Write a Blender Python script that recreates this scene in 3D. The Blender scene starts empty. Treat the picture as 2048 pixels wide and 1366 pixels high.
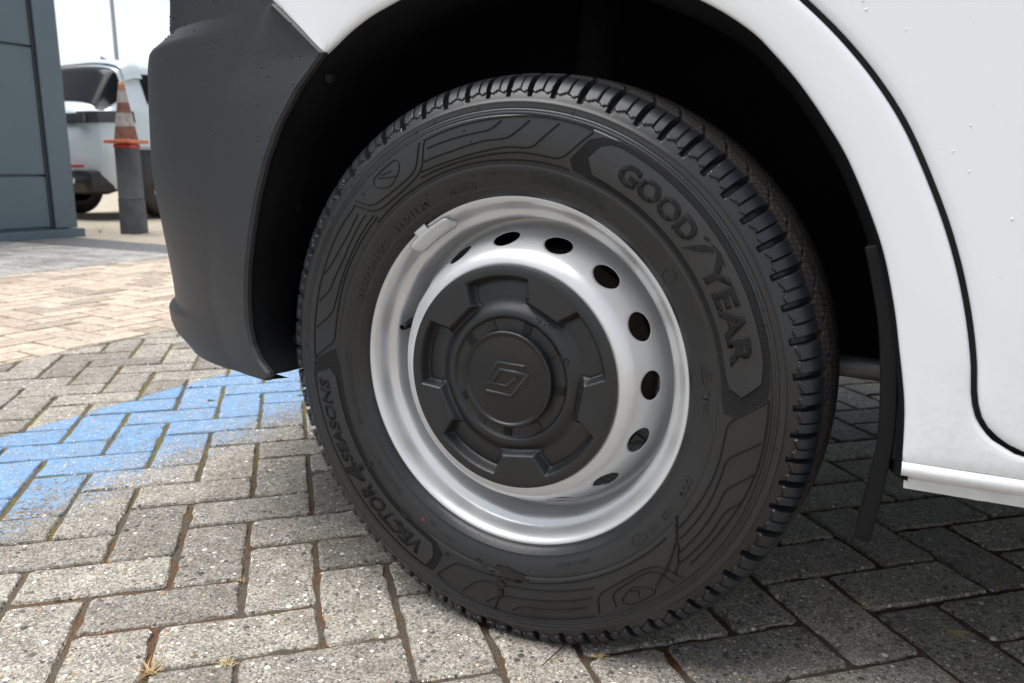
import bpy, bmesh, math, random
import numpy as np
from mathutils import Vector, Matrix

random.seed(7); rng = np.random.default_rng(7)
S = bpy.context.scene
C = S.collection
PI = math.pi

# ------------------------------------------------------------------ camera
cam_pos = np.array([0.4453, -0.9587, 0.6021]); YAW, PITCH, ROLL, FPX = 0.47551, 0.20988, 0.0057, 1633.8
Fw = np.array([-math.sin(YAW)*math.cos(PITCH), math.cos(YAW)*math.cos(PITCH), -math.sin(PITCH)])
Rt = np.cross(Fw, [0, 0, 1]); Rt /= np.linalg.norm(Rt); Up = np.cross(Rt, Fw)
Rt, Up = math.cos(ROLL)*Rt + math.sin(ROLL)*Up, -math.sin(ROLL)*Rt + math.cos(ROLL)*Up
cd = bpy.data.cameras.new('camera'); cam = bpy.data.objects.new('camera', cd); C.objects.link(cam)
cam.matrix_world = Matrix([[Rt[i], Up[i], -Fw[i], cam_pos[i]] for i in range(3)] + [[0, 0, 0, 1]])
cd.sensor_fit = 'HORIZONTAL'; cd.sensor_width = 36.0; cd.lens = FPX/2048*36
cd.clip_start = 0.02; cd.clip_end = 3000
cd.dof.use_dof = True; cd.dof.focus_distance = 1.06; cd.dof.aperture_fstop = 8.5
S.camera = cam

# ------------------------------------------------------------------ light: bright overcast, brightest high overhead
SUN_EL, SUN_AZ = math.radians(72), math.radians(205)     # azimuth counter-clockwise from +X
sd = Vector((math.cos(SUN_EL)*math.cos(SUN_AZ), math.cos(SUN_EL)*math.sin(SUN_AZ), math.sin(SUN_EL)))
W = bpy.data.worlds.new('World'); S.world = W; W.use_nodes = True
nt = W.node_tree; nt.nodes.clear()
sky = nt.nodes.new('ShaderNodeTexSky'); sky.sky_type = 'NISHITA'; sky.sun_disc = False
sky.sun_elevation = SUN_EL; sky.sun_rotation = math.atan2(sd.x, sd.y)
sky.dust_density = 0.6; sky.air_density = 1.0; sky.ozone_density = 1.0
hs = nt.nodes.new('ShaderNodeHueSaturation'); hs.inputs['Saturation'].default_value = 0.36
bg = nt.nodes.new('ShaderNodeBackground'); bg.inputs['Strength'].default_value = 0.07
wo = nt.nodes.new('ShaderNodeOutputWorld')
nt.links.new(sky.outputs[0], hs.inputs['Color']); nt.links.new(hs.outputs[0], bg.inputs['Color']); nt.links.new(bg.outputs[0], wo.inputs[0])
sl = bpy.data.lights.new('sun', 'SUN'); sl.energy = 2.0; sl.angle = math.radians(55); sl.color = (1.0, 0.98, 0.955)
so = bpy.data.objects.new('sun', sl); C.objects.link(so); so.rotation_euler = sd.to_track_quat('Z', 'Y').to_euler(); so.location = (-3, 2, 6)
S.view_settings.view_transform = 'Standard'; S.view_settings.look = 'None'
S.view_settings.exposure = 1.48; S.view_settings.gamma = 1.0
S.cycles.max_bounces = 8

# ------------------------------------------------------------------ helpers
def link(name, me, mats=None, parent=None, smooth=False):
    o = bpy.data.objects.new(name, me); C.objects.link(o)
    if mats is not None and len(me.materials) == 0:
        for m in (mats if isinstance(mats, (list, tuple)) else [mats]): me.materials.append(m)
    if smooth: me.shade_smooth()
    if parent is not None: o.parent = parent
    return o
def mesh(name, v, f):
    me = bpy.data.meshes.new(name); me.from_pydata([tuple(map(float, p)) for p in v], [], [tuple(map(int, q)) for q in f]); me.update(); return me
def grid_mesh(name, P, closed_u=False, closed_v=False, flip=False):
    """P: (nu, nv, 3) array -> quad mesh"""
    P = np.asarray(P, float); nu, nv = P.shape[:2]
    iu = np.arange(nu if closed_u else nu-1); iv = np.arange(nv if closed_v else nv-1)
    a, b = np.meshgrid(iu, iv, indexing='ij'); a2, b2 = (a+1) % nu, (b+1) % nv
    q = np.stack([a*nv+b, a2*nv+b, a2*nv+b2, a*nv+b2], -1).reshape(-1, 4)
    if flip: q = q[:, ::-1]
    me = bpy.data.meshes.new(name)
    me.vertices.add(nu*nv); me.vertices.foreach_set('co', P.reshape(-1))
    n = len(q); me.loops.add(4*n); me.polygons.add(n)
    me.loops.foreach_set('vertex_index', q.reshape(-1).astype(np.int32))
    me.polygons.foreach_set('loop_start', np.arange(0, 4*n, 4, dtype=np.int32))
    me.update(calc_edges=True); me.validate(); return me
def tag(o, label=None, cat=None, group=None, kind=None):
    if label: o['label'] = label
    if cat: o['category'] = cat
    if group: o['group'] = group
    if kind: o['kind'] = kind
    return o
def empty(name, loc=(0, 0, 0), rz=0, parent=None):
    o = bpy.data.objects.new(name, None); C.objects.link(o); o.location = loc; o.rotation_euler = (0, 0, rz); o.empty_display_size = 0.1
    if parent is not None: o.parent = parent
    return o
def box_bm(bm, lo, hi, bevel=0.0):
    r = bmesh.ops.create_cube(bm, size=1.0)
    for v in r['verts']:
        v.co = Vector([lo[i] + (v.co[i]+.5)*(hi[i]-lo[i]) for i in range(3)])
    if bevel:
        es = list({e for v in r['verts'] for e in v.link_edges})
        bmesh.ops.bevel(bm, geom=es, offset=bevel, segments=2, affect='EDGES', profile=.6)
def bm_obj(name, bm, mat, parent=None, smooth=False):
    me = bpy.data.meshes.new(name); bmesh.ops.recalc_face_normals(bm, faces=bm.faces); bm.to_mesh(me); bm.free(); return link(name, me, mat, parent, smooth)
def tube_pts(pts, r, n=8):
    pts = [np.array(p, float) for p in pts]; rows = []
    for i, p in enumerate(pts):
        d = pts[min(i+1, len(pts)-1)] - pts[max(i-1, 0)]; d /= np.linalg.norm(d)
        a = np.cross(d, [0.3, 0.2, 0.93]); a /= np.linalg.norm(a); b = np.cross(d, a)
        rr = r[i] if isinstance(r, (list, tuple)) else r
        rows.append([p + rr*(math.cos(2*PI*k/n)*a + math.sin(2*PI*k/n)*b) for k in range(n)])
    return np.array(rows)
def interp_curve(pts, n):
    """Catmull-Rom resample of an open polyline by arc length"""
    p = np.array(pts, float); q = np.vstack([2*p[0]-p[1], p, 2*p[-1]-p[-2]]); out = []
    for i in range(1, len(q)-2):
        for t in np.linspace(0, 1, 24, endpoint=False):
            out.append(.5*((2*q[i]) + (-q[i-1]+q[i+1])*t + (2*q[i-1]-5*q[i]+4*q[i+1]-q[i+2])*t*t + (-q[i-1]+3*q[i]-3*q[i+1]+q[i+2])*t**3))
    out.append(p[-1]); out = np.array(out)
    s = np.r_[0, np.cumsum(np.linalg.norm(np.diff(out, axis=0), axis=1))]
    t = np.linspace(0, s[-1], n); return np.stack([np.interp(t, s, out[:, k]) for k in range(out.shape[1])], -1)
def sharpen(o, deg): o.data.shade_smooth(); o.data.set_sharp_from_angle(angle=math.radians(deg)); return o
def sstep(a, b, x):
    t = np.clip((np.asarray(x, float)-a)/(b-a), 0, 1); return t*t*(3-2*t)

# ------------------------------------------------------------------ materials
class NB:
    def __init__(s, name):
        s.m = bpy.data.materials.new(name); s.m.use_nodes = True; s.t = s.m.node_tree; s.b = s.t.nodes['Principled BSDF']; s.pos = None
    def n(s, typ, **kw):
        x = s.t.nodes.new(typ)
        for k, v in kw.items():
            if k in x.inputs: x.inputs[k].default_value = v
            else: setattr(x, k, v)
        return x
    def l(s, a, b): s.t.links.new(a, b)
    def P(s):
        if s.pos is None: s.pos = s.n('ShaderNodeNewGeometry')
        return s.pos.outputs['Position']
    def obj(s): return s.n('ShaderNodeTexCoord').outputs['Object']
    def noise(s, scale, detail=4, rough=.55, vec=None):
        x = s.n('ShaderNodeTexNoise', Scale=scale, Detail=detail, Roughness=rough); s.l(vec if vec is not None else s.P(), x.inputs['Vector']); return x.outputs['Fac']
    def vor(s, scale, feature='F1', vec=None, rand=1.0):
        x = s.n('ShaderNodeTexVoronoi', feature=feature, Scale=scale, Randomness=rand); s.l(vec if vec is not None else s.P(), x.inputs['Vector']); return x
    def ramp(s, fac, stops, interp='LINEAR'):
        x = s.n('ShaderNodeValToRGB'); e = x.color_ramp; e.interpolation = interp
        while len(e.elements) < len(stops): e.elements.new(.5)
        for i, (p, c) in enumerate(stops):
            e.elements[i].position = p; e.elements[i].color = (*c, 1) if isinstance(c, (tuple, list)) else (c, c, c, 1)
        s.l(fac, x.inputs['Fac']); return x.outputs['Color']
    def math(s, op, a, b=None, c=None, clamp=False):
        x = s.n('ShaderNodeMath', operation=op, use_clamp=clamp)
        for i, v in enumerate((a, b, c)):
            if v is None: continue
            if isinstance(v, (int, float)): x.inputs[i].default_value = v
            else: s.l(v, x.inputs[i])
        return x.outputs[0]
    def mix(s, fac, a, b, typ='MIX'):
        x = s.n('ShaderNodeMix', data_type='RGBA', blend_type=typ)
        for k, v in ((0, fac), (6, a), (7, b)):
            if isinstance(v, (int, float)): x.inputs[k].default_value = v
            elif isinstance(v, (tuple, list)): x.inputs[k].default_value = (*v, 1)
            else: s.l(v, x.inputs[k])
        return x.outputs[2]
    def sep(s, vec=None):
        x = s.n('ShaderNodeSeparateXYZ'); s.l(vec if vec is not None else s.P(), x.inputs[0]); return x.outputs
    def bump(s, h, dist, strength=1.0, prev=None):
        x = s.n('ShaderNodeBump', Strength=strength, Distance=dist); s.l(h, x.inputs['Height'])
        if prev is not None: s.l(prev, x.inputs['Normal'])
        return x.outputs[0]
    def set(s, **kw):
        for k, v in kw.items():
            k = k.replace('_', ' ')
            if isinstance(v, (int, float)): s.b.inputs[k].default_value = v
            elif isinstance(v, (tuple, list)): s.b.inputs[k].default_value = (*v, 1)
            else: s.l(v, s.b.inputs[k])
        return s
M = {}
def plain(name, col, rough=.5, bump=0, bscale=300, var=.12, vscale=8, **kw):
    b = NB(name); nz = b.noise(vscale, 5)
    lo = tuple(c*(1-var) for c in col); hi = tuple(min(1, c*(1+var)) for c in col)
    b.set(Base_Color=b.ramp(nz, [(.3, lo), (.7, hi)]), Roughness=rough, **kw)
    if bump: b.set(Normal=b.bump(b.noise(bscale, 2), bump))
    M[name] = b.m; return b

def paver_mat(name, stone, band=None, scale=1.0, contrast=1.0):
    b = NB(name)
    wv = b.n('ShaderNodeVectorMath', operation='ADD'); nzv = b.n('ShaderNodeTexNoise', Scale=260*scale, Detail=2); b.l(b.P(), nzv.inputs['Vector'])
    sc_ = b.n('ShaderNodeVectorMath', operation='SCALE', Scale=.0030/scale); b.l(nzv.outputs['Color'], sc_.inputs[0]); b.l(b.P(), wv.inputs[0]); b.l(sc_.outputs[0], wv.inputs[1]); Q = wv.outputs[0]
    big = b.vor(88*scale, vec=Q); mid = b.vor(165*scale, vec=Q); sml = b.vor(380*scale, vec=Q); fine = b.noise(1100*scale, 2, .7)
    rB = b.sep(big.outputs['Color']); rM = b.sep(mid.outputs['Color']); rS = b.sep(sml.outputs['Color'])
    stones = [(0, (.055, .053, .055)), (.13, (.14, .13, .125)), (.26, (.27, .26, .245)), (.42, (.45, .43, .40)), (.56, (.66, .63, .58)), (.66, (.44, .33, .20)), (.72, (.62, .52, .37)), (.77, (.36, .20, .14)), (.81, (.76, .73, .68)), (1, (.92, .90, .86))]
    cB = b.ramp(rB[0], stones); cM = b.ramp(rM[0], stones)
    cS = b.ramp(rS[0], [(0, tuple(c*.22 for c in stone)), (.3, tuple(c*.60 for c in stone)), (.65, stone), (1, tuple(min(1, c*1.6) for c in stone))])
    blot = b.noise(28, 4, .6); cover = b.ramp(blot, [(.35, .55), (.65, .85)])
    dB, dM = big.outputs['Distance'], mid.outputs['Distance']
    presB = b.math('GREATER_THAN', rB[1], .62); presM = b.math('LESS_THAN', rM[1], cover)
    sizeB = b.math('MULTIPLY_ADD', rB[2], .16, .24); sizeM = b.math('MULTIPLY_ADD', rM[2], .20, .22)
    isB = b.math('MULTIPLY', b.math('LESS_THAN', dB, sizeB), presB); isM = b.math('MULTIPLY', b.math('LESS_THAN', dM, sizeM), presM)
    rimB = b.math('MULTIPLY', b.math('LESS_THAN', dB, b.math('ADD', sizeB, .09)), presB); rimM = b.math('MULTIPLY', b.math('LESS_THAN', dM, b.math('ADD', sizeM, .12)), presM)  # dark ring round each pebble: crevice shade, with some dirt, put into the colour
    cement = b.mix(.35, cS, b.ramp(fine, [(.35, tuple(c*.5 for c in stone)), (.65, tuple(min(1, c*1.3) for c in stone))]))
    lum = b.ramp(blot, [(.35, .80), (.65, 1.15)]); cement = b.mix(1.0, cement, lum, 'MULTIPLY')
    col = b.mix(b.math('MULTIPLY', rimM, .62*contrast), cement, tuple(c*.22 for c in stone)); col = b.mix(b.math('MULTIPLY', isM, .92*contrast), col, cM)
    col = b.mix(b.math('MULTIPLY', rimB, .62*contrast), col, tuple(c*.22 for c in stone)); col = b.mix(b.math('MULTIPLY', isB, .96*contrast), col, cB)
    oi = b.n('ShaderNodeObjectInfo'); gi = b.pos.outputs['Random Per Island']
    tint = b.math('FRACT', b.math('ADD', oi.outputs['Random'], gi))
    col = b.mix(1.0, col, b.ramp(tint, [(0, (.72, .70, .67)), (.5, (1.0, .98, .95)), (1, (1.18, 1.15, 1.09))]), 'MULTIPLY')
    dirt = b.noise(9, 6, .65)
    col = b.mix(b.math('MULTIPLY', b.ramp(dirt, [(.48, 0.), (.72, 1.)]), .5), col, b.mix(1.0, col, (.55, .52, .47), 'MULTIPLY'))
    hB = b.math('MULTIPLY', isB, b.math('SUBTRACT', 1.0, b.math('MULTIPLY', dB, 1.6))); hM = b.math('MULTIPLY', isM, b.math('SUBTRACT', .8, b.math('MULTIPLY', dM, 1.4)))
    h = b.math('ADD', b.math('MAXIMUM', hB, hM), b.math('MULTIPLY', b.math('ADD', rS[0], fine), .22))
    if band:
        x = b.sep()[0]; wob = b.math('MULTIPLY', b.math('SUBTRACT', b.noise(16, 5, .7), .5), .16)
        grit = b.math('MULTIPLY', b.math('SUBTRACT', b.math('ADD', rM[2], b.math('MULTIPLY', rS[1], .8)), .9), .15)
        near = b.math('ADD', b.math('ADD', x, wob), grit)
        m = b.math('MULTIPLY', b.math('GREATER_THAN', b.math('ADD', x, b.math('MULTIPLY', wob, .25)), band[0]), b.math('LESS_THAN', near, band[1]))
        chips = b.math('MULTIPLY', b.math('GREATER_THAN', rM[0], .80), isM); chips2 = b.math('GREATER_THAN', b.math('ADD', b.noise(190, 3, .7), b.math('MULTIPLY', b.noise(22, 4, .6), .25)), .69)
        m = b.math('MULTIPLY', m, b.math('SUBTRACT', 1, b.math('MAXIMUM', chips, chips2)))
        blue = b.ramp(b.noise(35, 5), [(.3, (.145, .275, .455)), (.7, (.20, .345, .54))])
        col = b.mix(m, col, blue); h = b.math('MULTIPLY', h, b.math('SUBTRACT', 1, b.math('MULTIPLY', m, .35)))
    b.set(Base_Color=col, Roughness=.8, Normal=b.bump(h, .0030, 1.0)); b.b.inputs['Specular IOR Level'].default_value = .35
    M[name] = b.m
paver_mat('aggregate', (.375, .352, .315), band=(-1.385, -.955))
paver_mat('beige_brick', (.66, .55, .455), scale=1.6, contrast=.35)
paver_mat('pale_brick', (.44, .44, .43), scale=1.6, contrast=.35)

b = NB('joint_moss'); n1 = b.noise(7, 5, .7); n2 = b.noise(420, 3, .7); xx = b.sep()[0]
cA = b.ramp(n2, [(.3, (.055, .022, .007)), (.55, (.17, .062, .014)), (.75, (.29, .125, .03))])
cB = b.ramp(n2, [(.3, (.055, .046, .036)), (.6, (.15, .125, .095)), (.8, (.27, .23, .17))])
cC = b.ramp(n2, [(.3, (.07, .06, .02)), (.6, (.20, .17, .06)), (.8, (.36, .29, .16))])
col = b.mix(b.ramp(n1, [(.47, 0.), (.66, .8)]), cB, cA)
far = b.ramp(b.math('ADD', b.math('MULTIPLY', xx, -1), 0), [(.62, 0.), (.95, 1.)])
col = b.mix(far, col, b.mix(b.ramp(n1, [(.4, 0.), (.6, 1.)]), cB, cC))
b.set(Base_Color=col, Roughness=.95, Normal=b.bump(n2, .003)); b.b.inputs['Specular IOR Level'].default_value = .1; M['joint'] = b.m
b = NB('joint_pale'); n2 = b.noise(300, 3, .7); n1 = b.noise(4, 4)
b.set(Base_Color=b.mix(b.ramp(n1, [(.5, 0.), (.65, 1.)]), b.ramp(n2, [(.3, (.10, .085, .06)), (.7, (.24, .20, .15))]), (.20, .17, .06)), Roughness=.95); M['joint_pale'] = b.m
b = NB('sand_gravel'); n2 = b.vor(160); r = b.sep(n2.outputs['Color'])
b.set(Base_Color=b.mix(.5, b.ramp(r[0], [(0, (.22, .18, .13)), (.5, (.42, .36, .28)), (1, (.62, .57, .48))]), b.ramp(b.noise(3, 5), [(.3, (.30, .25, .18)), (.7, (.48, .42, .33))])), Roughness=.95, Normal=b.bump(n2.outputs['Distance'], .004)); M['sand'] = b.m
b = NB('dark_gravel'); n2 = b.vor(140); r = b.sep(n2.outputs['Color'])
b.set(Base_Color=b.ramp(r[0], [(0, (.06, .06, .062)), (.5, (.12, .12, .125)), (1, (.24, .24, .24))]), Roughness=.95, Normal=b.bump(n2.outputs['Distance'], .004)); M['asphalt'] = b.m

# tyre rubber: slightly dusty, with brown road dust on the tread and bluish fresh shoulder blocks
def rubber(name, base, hatch=False, tread=False):
    b = NB(name); o = b.obj(); s = b.sep(o)
    nz = b.noise(14, 6, .6); nf = b.noise(1300, 2, .6)
    col = b.ramp(nz, [(.3, tuple(c*.88 for c in base)), (.7, tuple(c*1.15 for c in base))])
    rr = b.math('SQRT', b.math('ADD', b.math('POWER', s[0], 2), b.math('POWER', s[2], 2)))
    h = nf; d = .00012
    rough = b.ramp(nz, [(.3, .32), (.7, .42)])
    ang = b.math('ARCTAN2', s[0], s[2])
    if tread:
        out = b.math('MULTIPLY', s[1], -1)
        dust = b.ramp(b.math('ADD', out, b.math('MULTIPLY', b.math('SUBTRACT', nz, .5), .012)), [(.066, 1.), (.072, 0.)])
        dust = b.math('MULTIPLY', dust, b.ramp(rr, [(.352, 0.), (.356, 1.)]))
        fresh = b.math('MULTIPLY', b.ramp(rr, [(.3395, 0.), (.3415, 1.)]), b.math('SUBTRACT', 1, dust))
        col = b.mix(b.math('MULTIPLY', fresh, .8), col, (.012, .0145, .0195)); col = b.mix(b.math('MULTIPLY', dust, .85), col, b.ramp(b.noise(260, 4, .7), [(.3, (.026, .021, .018)), (.7, (.052, .044, .038))]))
        rough = b.mix(fresh, rough, (.42, .42, .42)); rough = b.mix(dust, rough, (.85, .85, .85))
        # sipes across the dusty tread blocks
        sip = b.math('SINE', b.math('ADD', b.math('MULTIPLY', ang, 66*5.0), b.math('MULTIPLY', out, 160)))
        sipm = b.math('MULTIPLY', b.math('GREATER_THAN', sip, .80), dust)
        sipm = b.math('MULTIPLY', sipm, b.math('GREATER_THAN', rr, .356))
        h = b.math('SUBTRACT', b.math('MULTIPLY', nf, .1), b.math('MULTIPLY', sipm, 8.0)); col = b.mix(sipm, col, (.008, .007, .006))
        # concentric moulding lines low on the sidewall
    if hatch:
        hs_ = b.math('SINE', b.math('MULTIPLY', ang, 900)); h = b.math('ADD', hs_, nf); d = .0004; rough = .62
    b.set(Base_Color=col, Roughness=rough, Normal=b.bump(h, d, .6)); b.b.inputs['Specular IOR Level'].default_value = .2 if hatch else .5; M[name] = b.m
rubber('rubber', (.0155, .0155, .0165), tread=True); rubber('rubber_raised', (.0195, .0195, .0208)); rubber('rubber_hatched', (.0088, .0088, .0094), hatch=True)
plain('rubber_wet', (.008, .008, .009), .16, var=.05)
# silver wheel paint
b = NB('silver_paint'); nf = b.noise(5000, 1); nz = b.noise(20, 5)
grime = b.math('MULTIPLY', b.ramp(b.noise(420, 3, .7), [(.60, 0.), (.74, 1.)]), b.ramp(b.noise(24, 4, .6), [(.40, .05), (.70, .45)]))
stain = b.math('MULTIPLY', b.ramp(b.noise(60, 4, .6), [(.62, 0.), (.80, 1.)]), .22)
b.set(Base_Color=b.mix(stain, b.mix(grime, b.ramp(nz, [(.3, (.62, .625, .63)), (.7, (.68, .68, .685))]), (.22, .20, .17)), (.50, .42, .24)), Metallic=.5, Roughness=b.ramp(nz, [(.3, .32), (.7, .42)]), Normal=b.bump(nf, .00004, .5)); b.b.inputs['Coat Weight'].default_value = .25; b.b.inputs['Coat Roughness'].default_value = .15; M['silver'] = b.m
plain('weight_metal', (.62, .63, .63), .5, bump=.0002, bscale=900, Metallic=.35)
plain('rusty_steel', (.10, .075, .06), .6, bump=.0005, Metallic=.6, var=.4, vscale=30)
plain('cast_metal', (.26, .26, .25), .5, bump=.0006, Metallic=.7, var=.3, vscale=20)
plain('cap_plastic', (.0130, .0134, .0146), .36, bump=.00022, bscale=1500, var=.15, vscale=25)
plain('cap_smooth', (.0085, .0088, .0097), .30, bump=.00004, bscale=1500, var=.12, vscale=30)
plain('bumper_plastic', (.027, .0278, .0305), .45, bump=.00035, bscale=1100, var=.06, vscale=6)
plain('liner_felt', (.0085, .0087, .0097), .9, bump=.0012, bscale=500, var=.3)
M['liner_felt'].node_tree.nodes['Principled BSDF'].inputs['Specular IOR Level'].default_value = .08
plain('black_rubber', (.012, .012, .013), .55, bump=.0003, bscale=500)
plain('flap_plastic', (.0050, .0052, .0058), .65, bump=.0004, bscale=500); M['flap_plastic'].node_tree.nodes['Principled BSDF'].inputs['Specular IOR Level'].default_value = .2
plain('dark_hole', (.003, .003, .003), .9)
b = NB('white_paint'); nz = b.noise(2.5, 3); nf = b.noise(650, 1)
zz = b.sep()[2]; film = b.math('MULTIPLY', b.ramp(b.math('ADD', zz, b.math('MULTIPLY', b.noise(30, 6, .7), .14)), [(.36, .55), (.52, 0.)]), b.ramp(b.noise(140, 5, .75), [(.45, .15), (.7, 1.)]))
b.set(Base_Color=b.mix(film, b.ramp(nz, [(.3, (.735, .755, .775)), (.7, (.76, .775, .79))]), (.52, .50, .46)), Roughness=.32, Normal=b.bump(nf, .00005, .25)); b.b.inputs['Coat Weight'].default_value = .7; b.b.inputs['Coat Roughness'].default_value = .04; M['white'] = b.m
plain('sill_white', (.60, .60, .59), .55, bump=.0008, bscale=120, var=.15, vscale=40)
plain('glass_dark', (.006, .007, .008), .15); M['glass_dark'].node_tree.nodes['Principled BSDF'].inputs['Specular IOR Level'].default_value = .12
b = NB('water'); b.set(Base_Color=(.9, .93, .95), Roughness=.02, IOR=1.33); b.b.inputs['Transmission Weight'].default_value = 1.0; M['water'] = b.m
# background materials
plain('cladding', (.11, .155, .185), .45, var=.06, vscale=2, Metallic=.1)
plain('cladding_trim', (.10, .14, .17), .4, var=.05, vscale=2, Metallic=.1)
plain('car_paint', (.55, .62, .66), .22, var=.02, vscale=2); M['car_paint'].node_tree.nodes['Principled BSDF'].inputs['Coat Weight'].default_value = 1
plain('car_black', (.015, .015, .016), .4); plain('tail_lens', (.05, .05, .055), .08); plain('red_lens', (.35, .02, .02), .2); plain('chrome', (.75, .75, .75), .15, Metallic=1.0)
plain('cone_orange', (.36, .16, .08), .55, var=.35, vscale=30); plain('cone_base', (.60, .17, .08), .5, var=.1); plain('cone_dirty', (.19, .085, .055), .65, var=.4, vscale=25); plain('cone_white', (.34, .31, .29), .6, var=.3, vscale=25)
plain('post_grey', (.075, .076, .082), .65, bump=.002, bscale=60, var=.2, vscale=10); plain('red_band', (.45, .03, .03), .5)
plain('dull_red', (.11, .028, .022), .6); plain('galvanised', (.30, .33, .37), .45, Metallic=.4); plain('straw', (.55, .42, .22), .8, var=.35, vscale=60); plain('twig_bark', (.05, .035, .025), .85, bump=.001)
plain('green_leaf', (.07, .11, .03), .7, var=.4, vscale=40)

# ------------------------------------------------------------------ ground
ground = link('ground', grid_mesh('ground', [[(x, y, -.030) for y in (-400, 400)] for x in (-900, 400)], flip=False), M['sand']); tag(ground, kind='structure')
def sheet(name, x0, x1, y0, y1, z, mat):
    o = link(name, mesh(name, [(x0, y0, z), (x1, y0, z), (x1, y1, z), (x0, y1, z)], [(0, 1, 2, 3)]), mat); return tag(o, kind='structure')
X1, X2, X3 = -2.07, -4.11, -6.2
YE = 3.02
gx = np.r_[X1, np.arange(-1.3, .85, .006), 1.2, 2, 5.0]; gy = np.r_[-3, -1.2, np.arange(-.6, .75, .006), 1.0, 1.6, 7.0]
GX, GY = np.meshgrid(gx, gy, indexing='ij')
from mathutils import noise as mnoise
GZ = np.zeros_like(GX)
for i in range(3, len(gx)-3):
    for j in range(3, len(gy)-3): GZ[i, j] = .0022*mnoise.noise((gx[i]*60, gy[j]*60, 0)) + .0030*mnoise.noise((gx[i]*14, gy[j]*14, 3))
grey_paving = tag(link('grey_paving', grid_mesh('grey_paving', np.stack([GX, GY, GZ-.0052], -1)), M['joint'], smooth=True), kind='structure')
beige_paving = sheet('beige_paving', X2, X1, -3.0, YE, -.0055, M['joint_pale'])
pale_paving = sheet('pale_paving', X3-.05, X2, -3.0, YE, -.0055, M['joint_pale'])
gravel_strip = link('gravel_strip', mesh('gravel_strip', [(X3-.2, YE+.12, -.006), (X1, YE-.08, -.006), (X1, YE+.28, -.006), (X3-.2, YE+.54, -.006)], [(0, 1, 2, 3)]), M['asphalt']); tag(gravel_strip, kind='structure')
sand_yard = link('sand_yard', mesh('sand_yard', [(-40, YE+.6, -.010), (X3-.2, YE+.54, -.010), (X1, YE+.28, -.010), (X1, 60, -.010), (-40, 60, -.010)], [(0, 1, 2, 3, 4)]), M['sand']); tag(sand_yard, kind='structure')
edge_yard = link('yard_edge', mesh('yard_edge', [(X3-.2, YE-.3, -.0095), (X1, YE-.3, -.0095), (X1, YE+.3, -.0095), (X3-.2, YE+.6, -.0095)], [(0, 1, 2, 3)]), M['asphalt']); tag(edge_yard, kind='structure')

def clip(poly, axis, val, keep_less):
    out = []
    for i in range(len(poly)):
        a, c = poly[i], poly[(i+1) % len(poly)]
        ia = (a[axis] <= val) == keep_less; ic = (c[axis] <= val) == keep_less
        if ia: out.append(a)
        if ia != ic:
            t = (val-a[axis])/(c[axis]-a[axis]); out.append((a[0]+t*(c[0]-a[0]), a[1]+t*(c[1]-a[1])))
    return out
def paver_geo(poly, cham=.0050, jit=.0020, seed=0):
    """poly CCW -> verts, faces of a paver whose top edge is worn; z=0 top"""
    r = random.Random(seed); pts = []
    n = len(poly)
    for i in range(n):
        a = Vector(poly[i]); c = Vector(poly[(i+1) % n]); L = (c-a).length
        if L < .012: pts.append(a); continue
        d = (c-a)/L; e = min(.006, L*.3); k = max(1, int(L/.021))
        nrm = Vector((-d.y, d.x))
        for t in [e] + [L*(j+.5)/k for j in range(k)] + [L-e]:
            pts.append(a + d*t + nrm*(r.uniform(-.1*jit, jit) if r.random() < .85 else r.uniform(jit, 2.2*jit)))
    n = len(pts); ctr = sum(pts, Vector((0, 0)))/n
    v, f = [], []
    for z, ins in ((-.045, 0), (-cham*.9, 0), (-cham*.2, cham*.55), (0, cham*1.5)):
        for p in pts:
            d = (ctr-p); v.append((*(p + d.normalized()*ins), z + (r.uniform(-.0007, .0003) if z == 0 else 0)))
    for k in range(3):
        for i in range(n): f.append((k*n+i, k*n+(i+1) % n, (k+1)*n+(i+1) % n, (k+1)*n+i))
    f.append(tuple(3*n+i for i in range(n))); return v, f
def in_view(x, y, m=60):
    d = np.array([x, y, 0]) - cam_pos; z = d@Fw
    if z < .1: return False
    px = 1024+FPX*(d@Rt)/z; py = 683-FPX*(d@Up)/z
    return -m < px < 2048+m and -m < py < 1366+m*2
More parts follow.
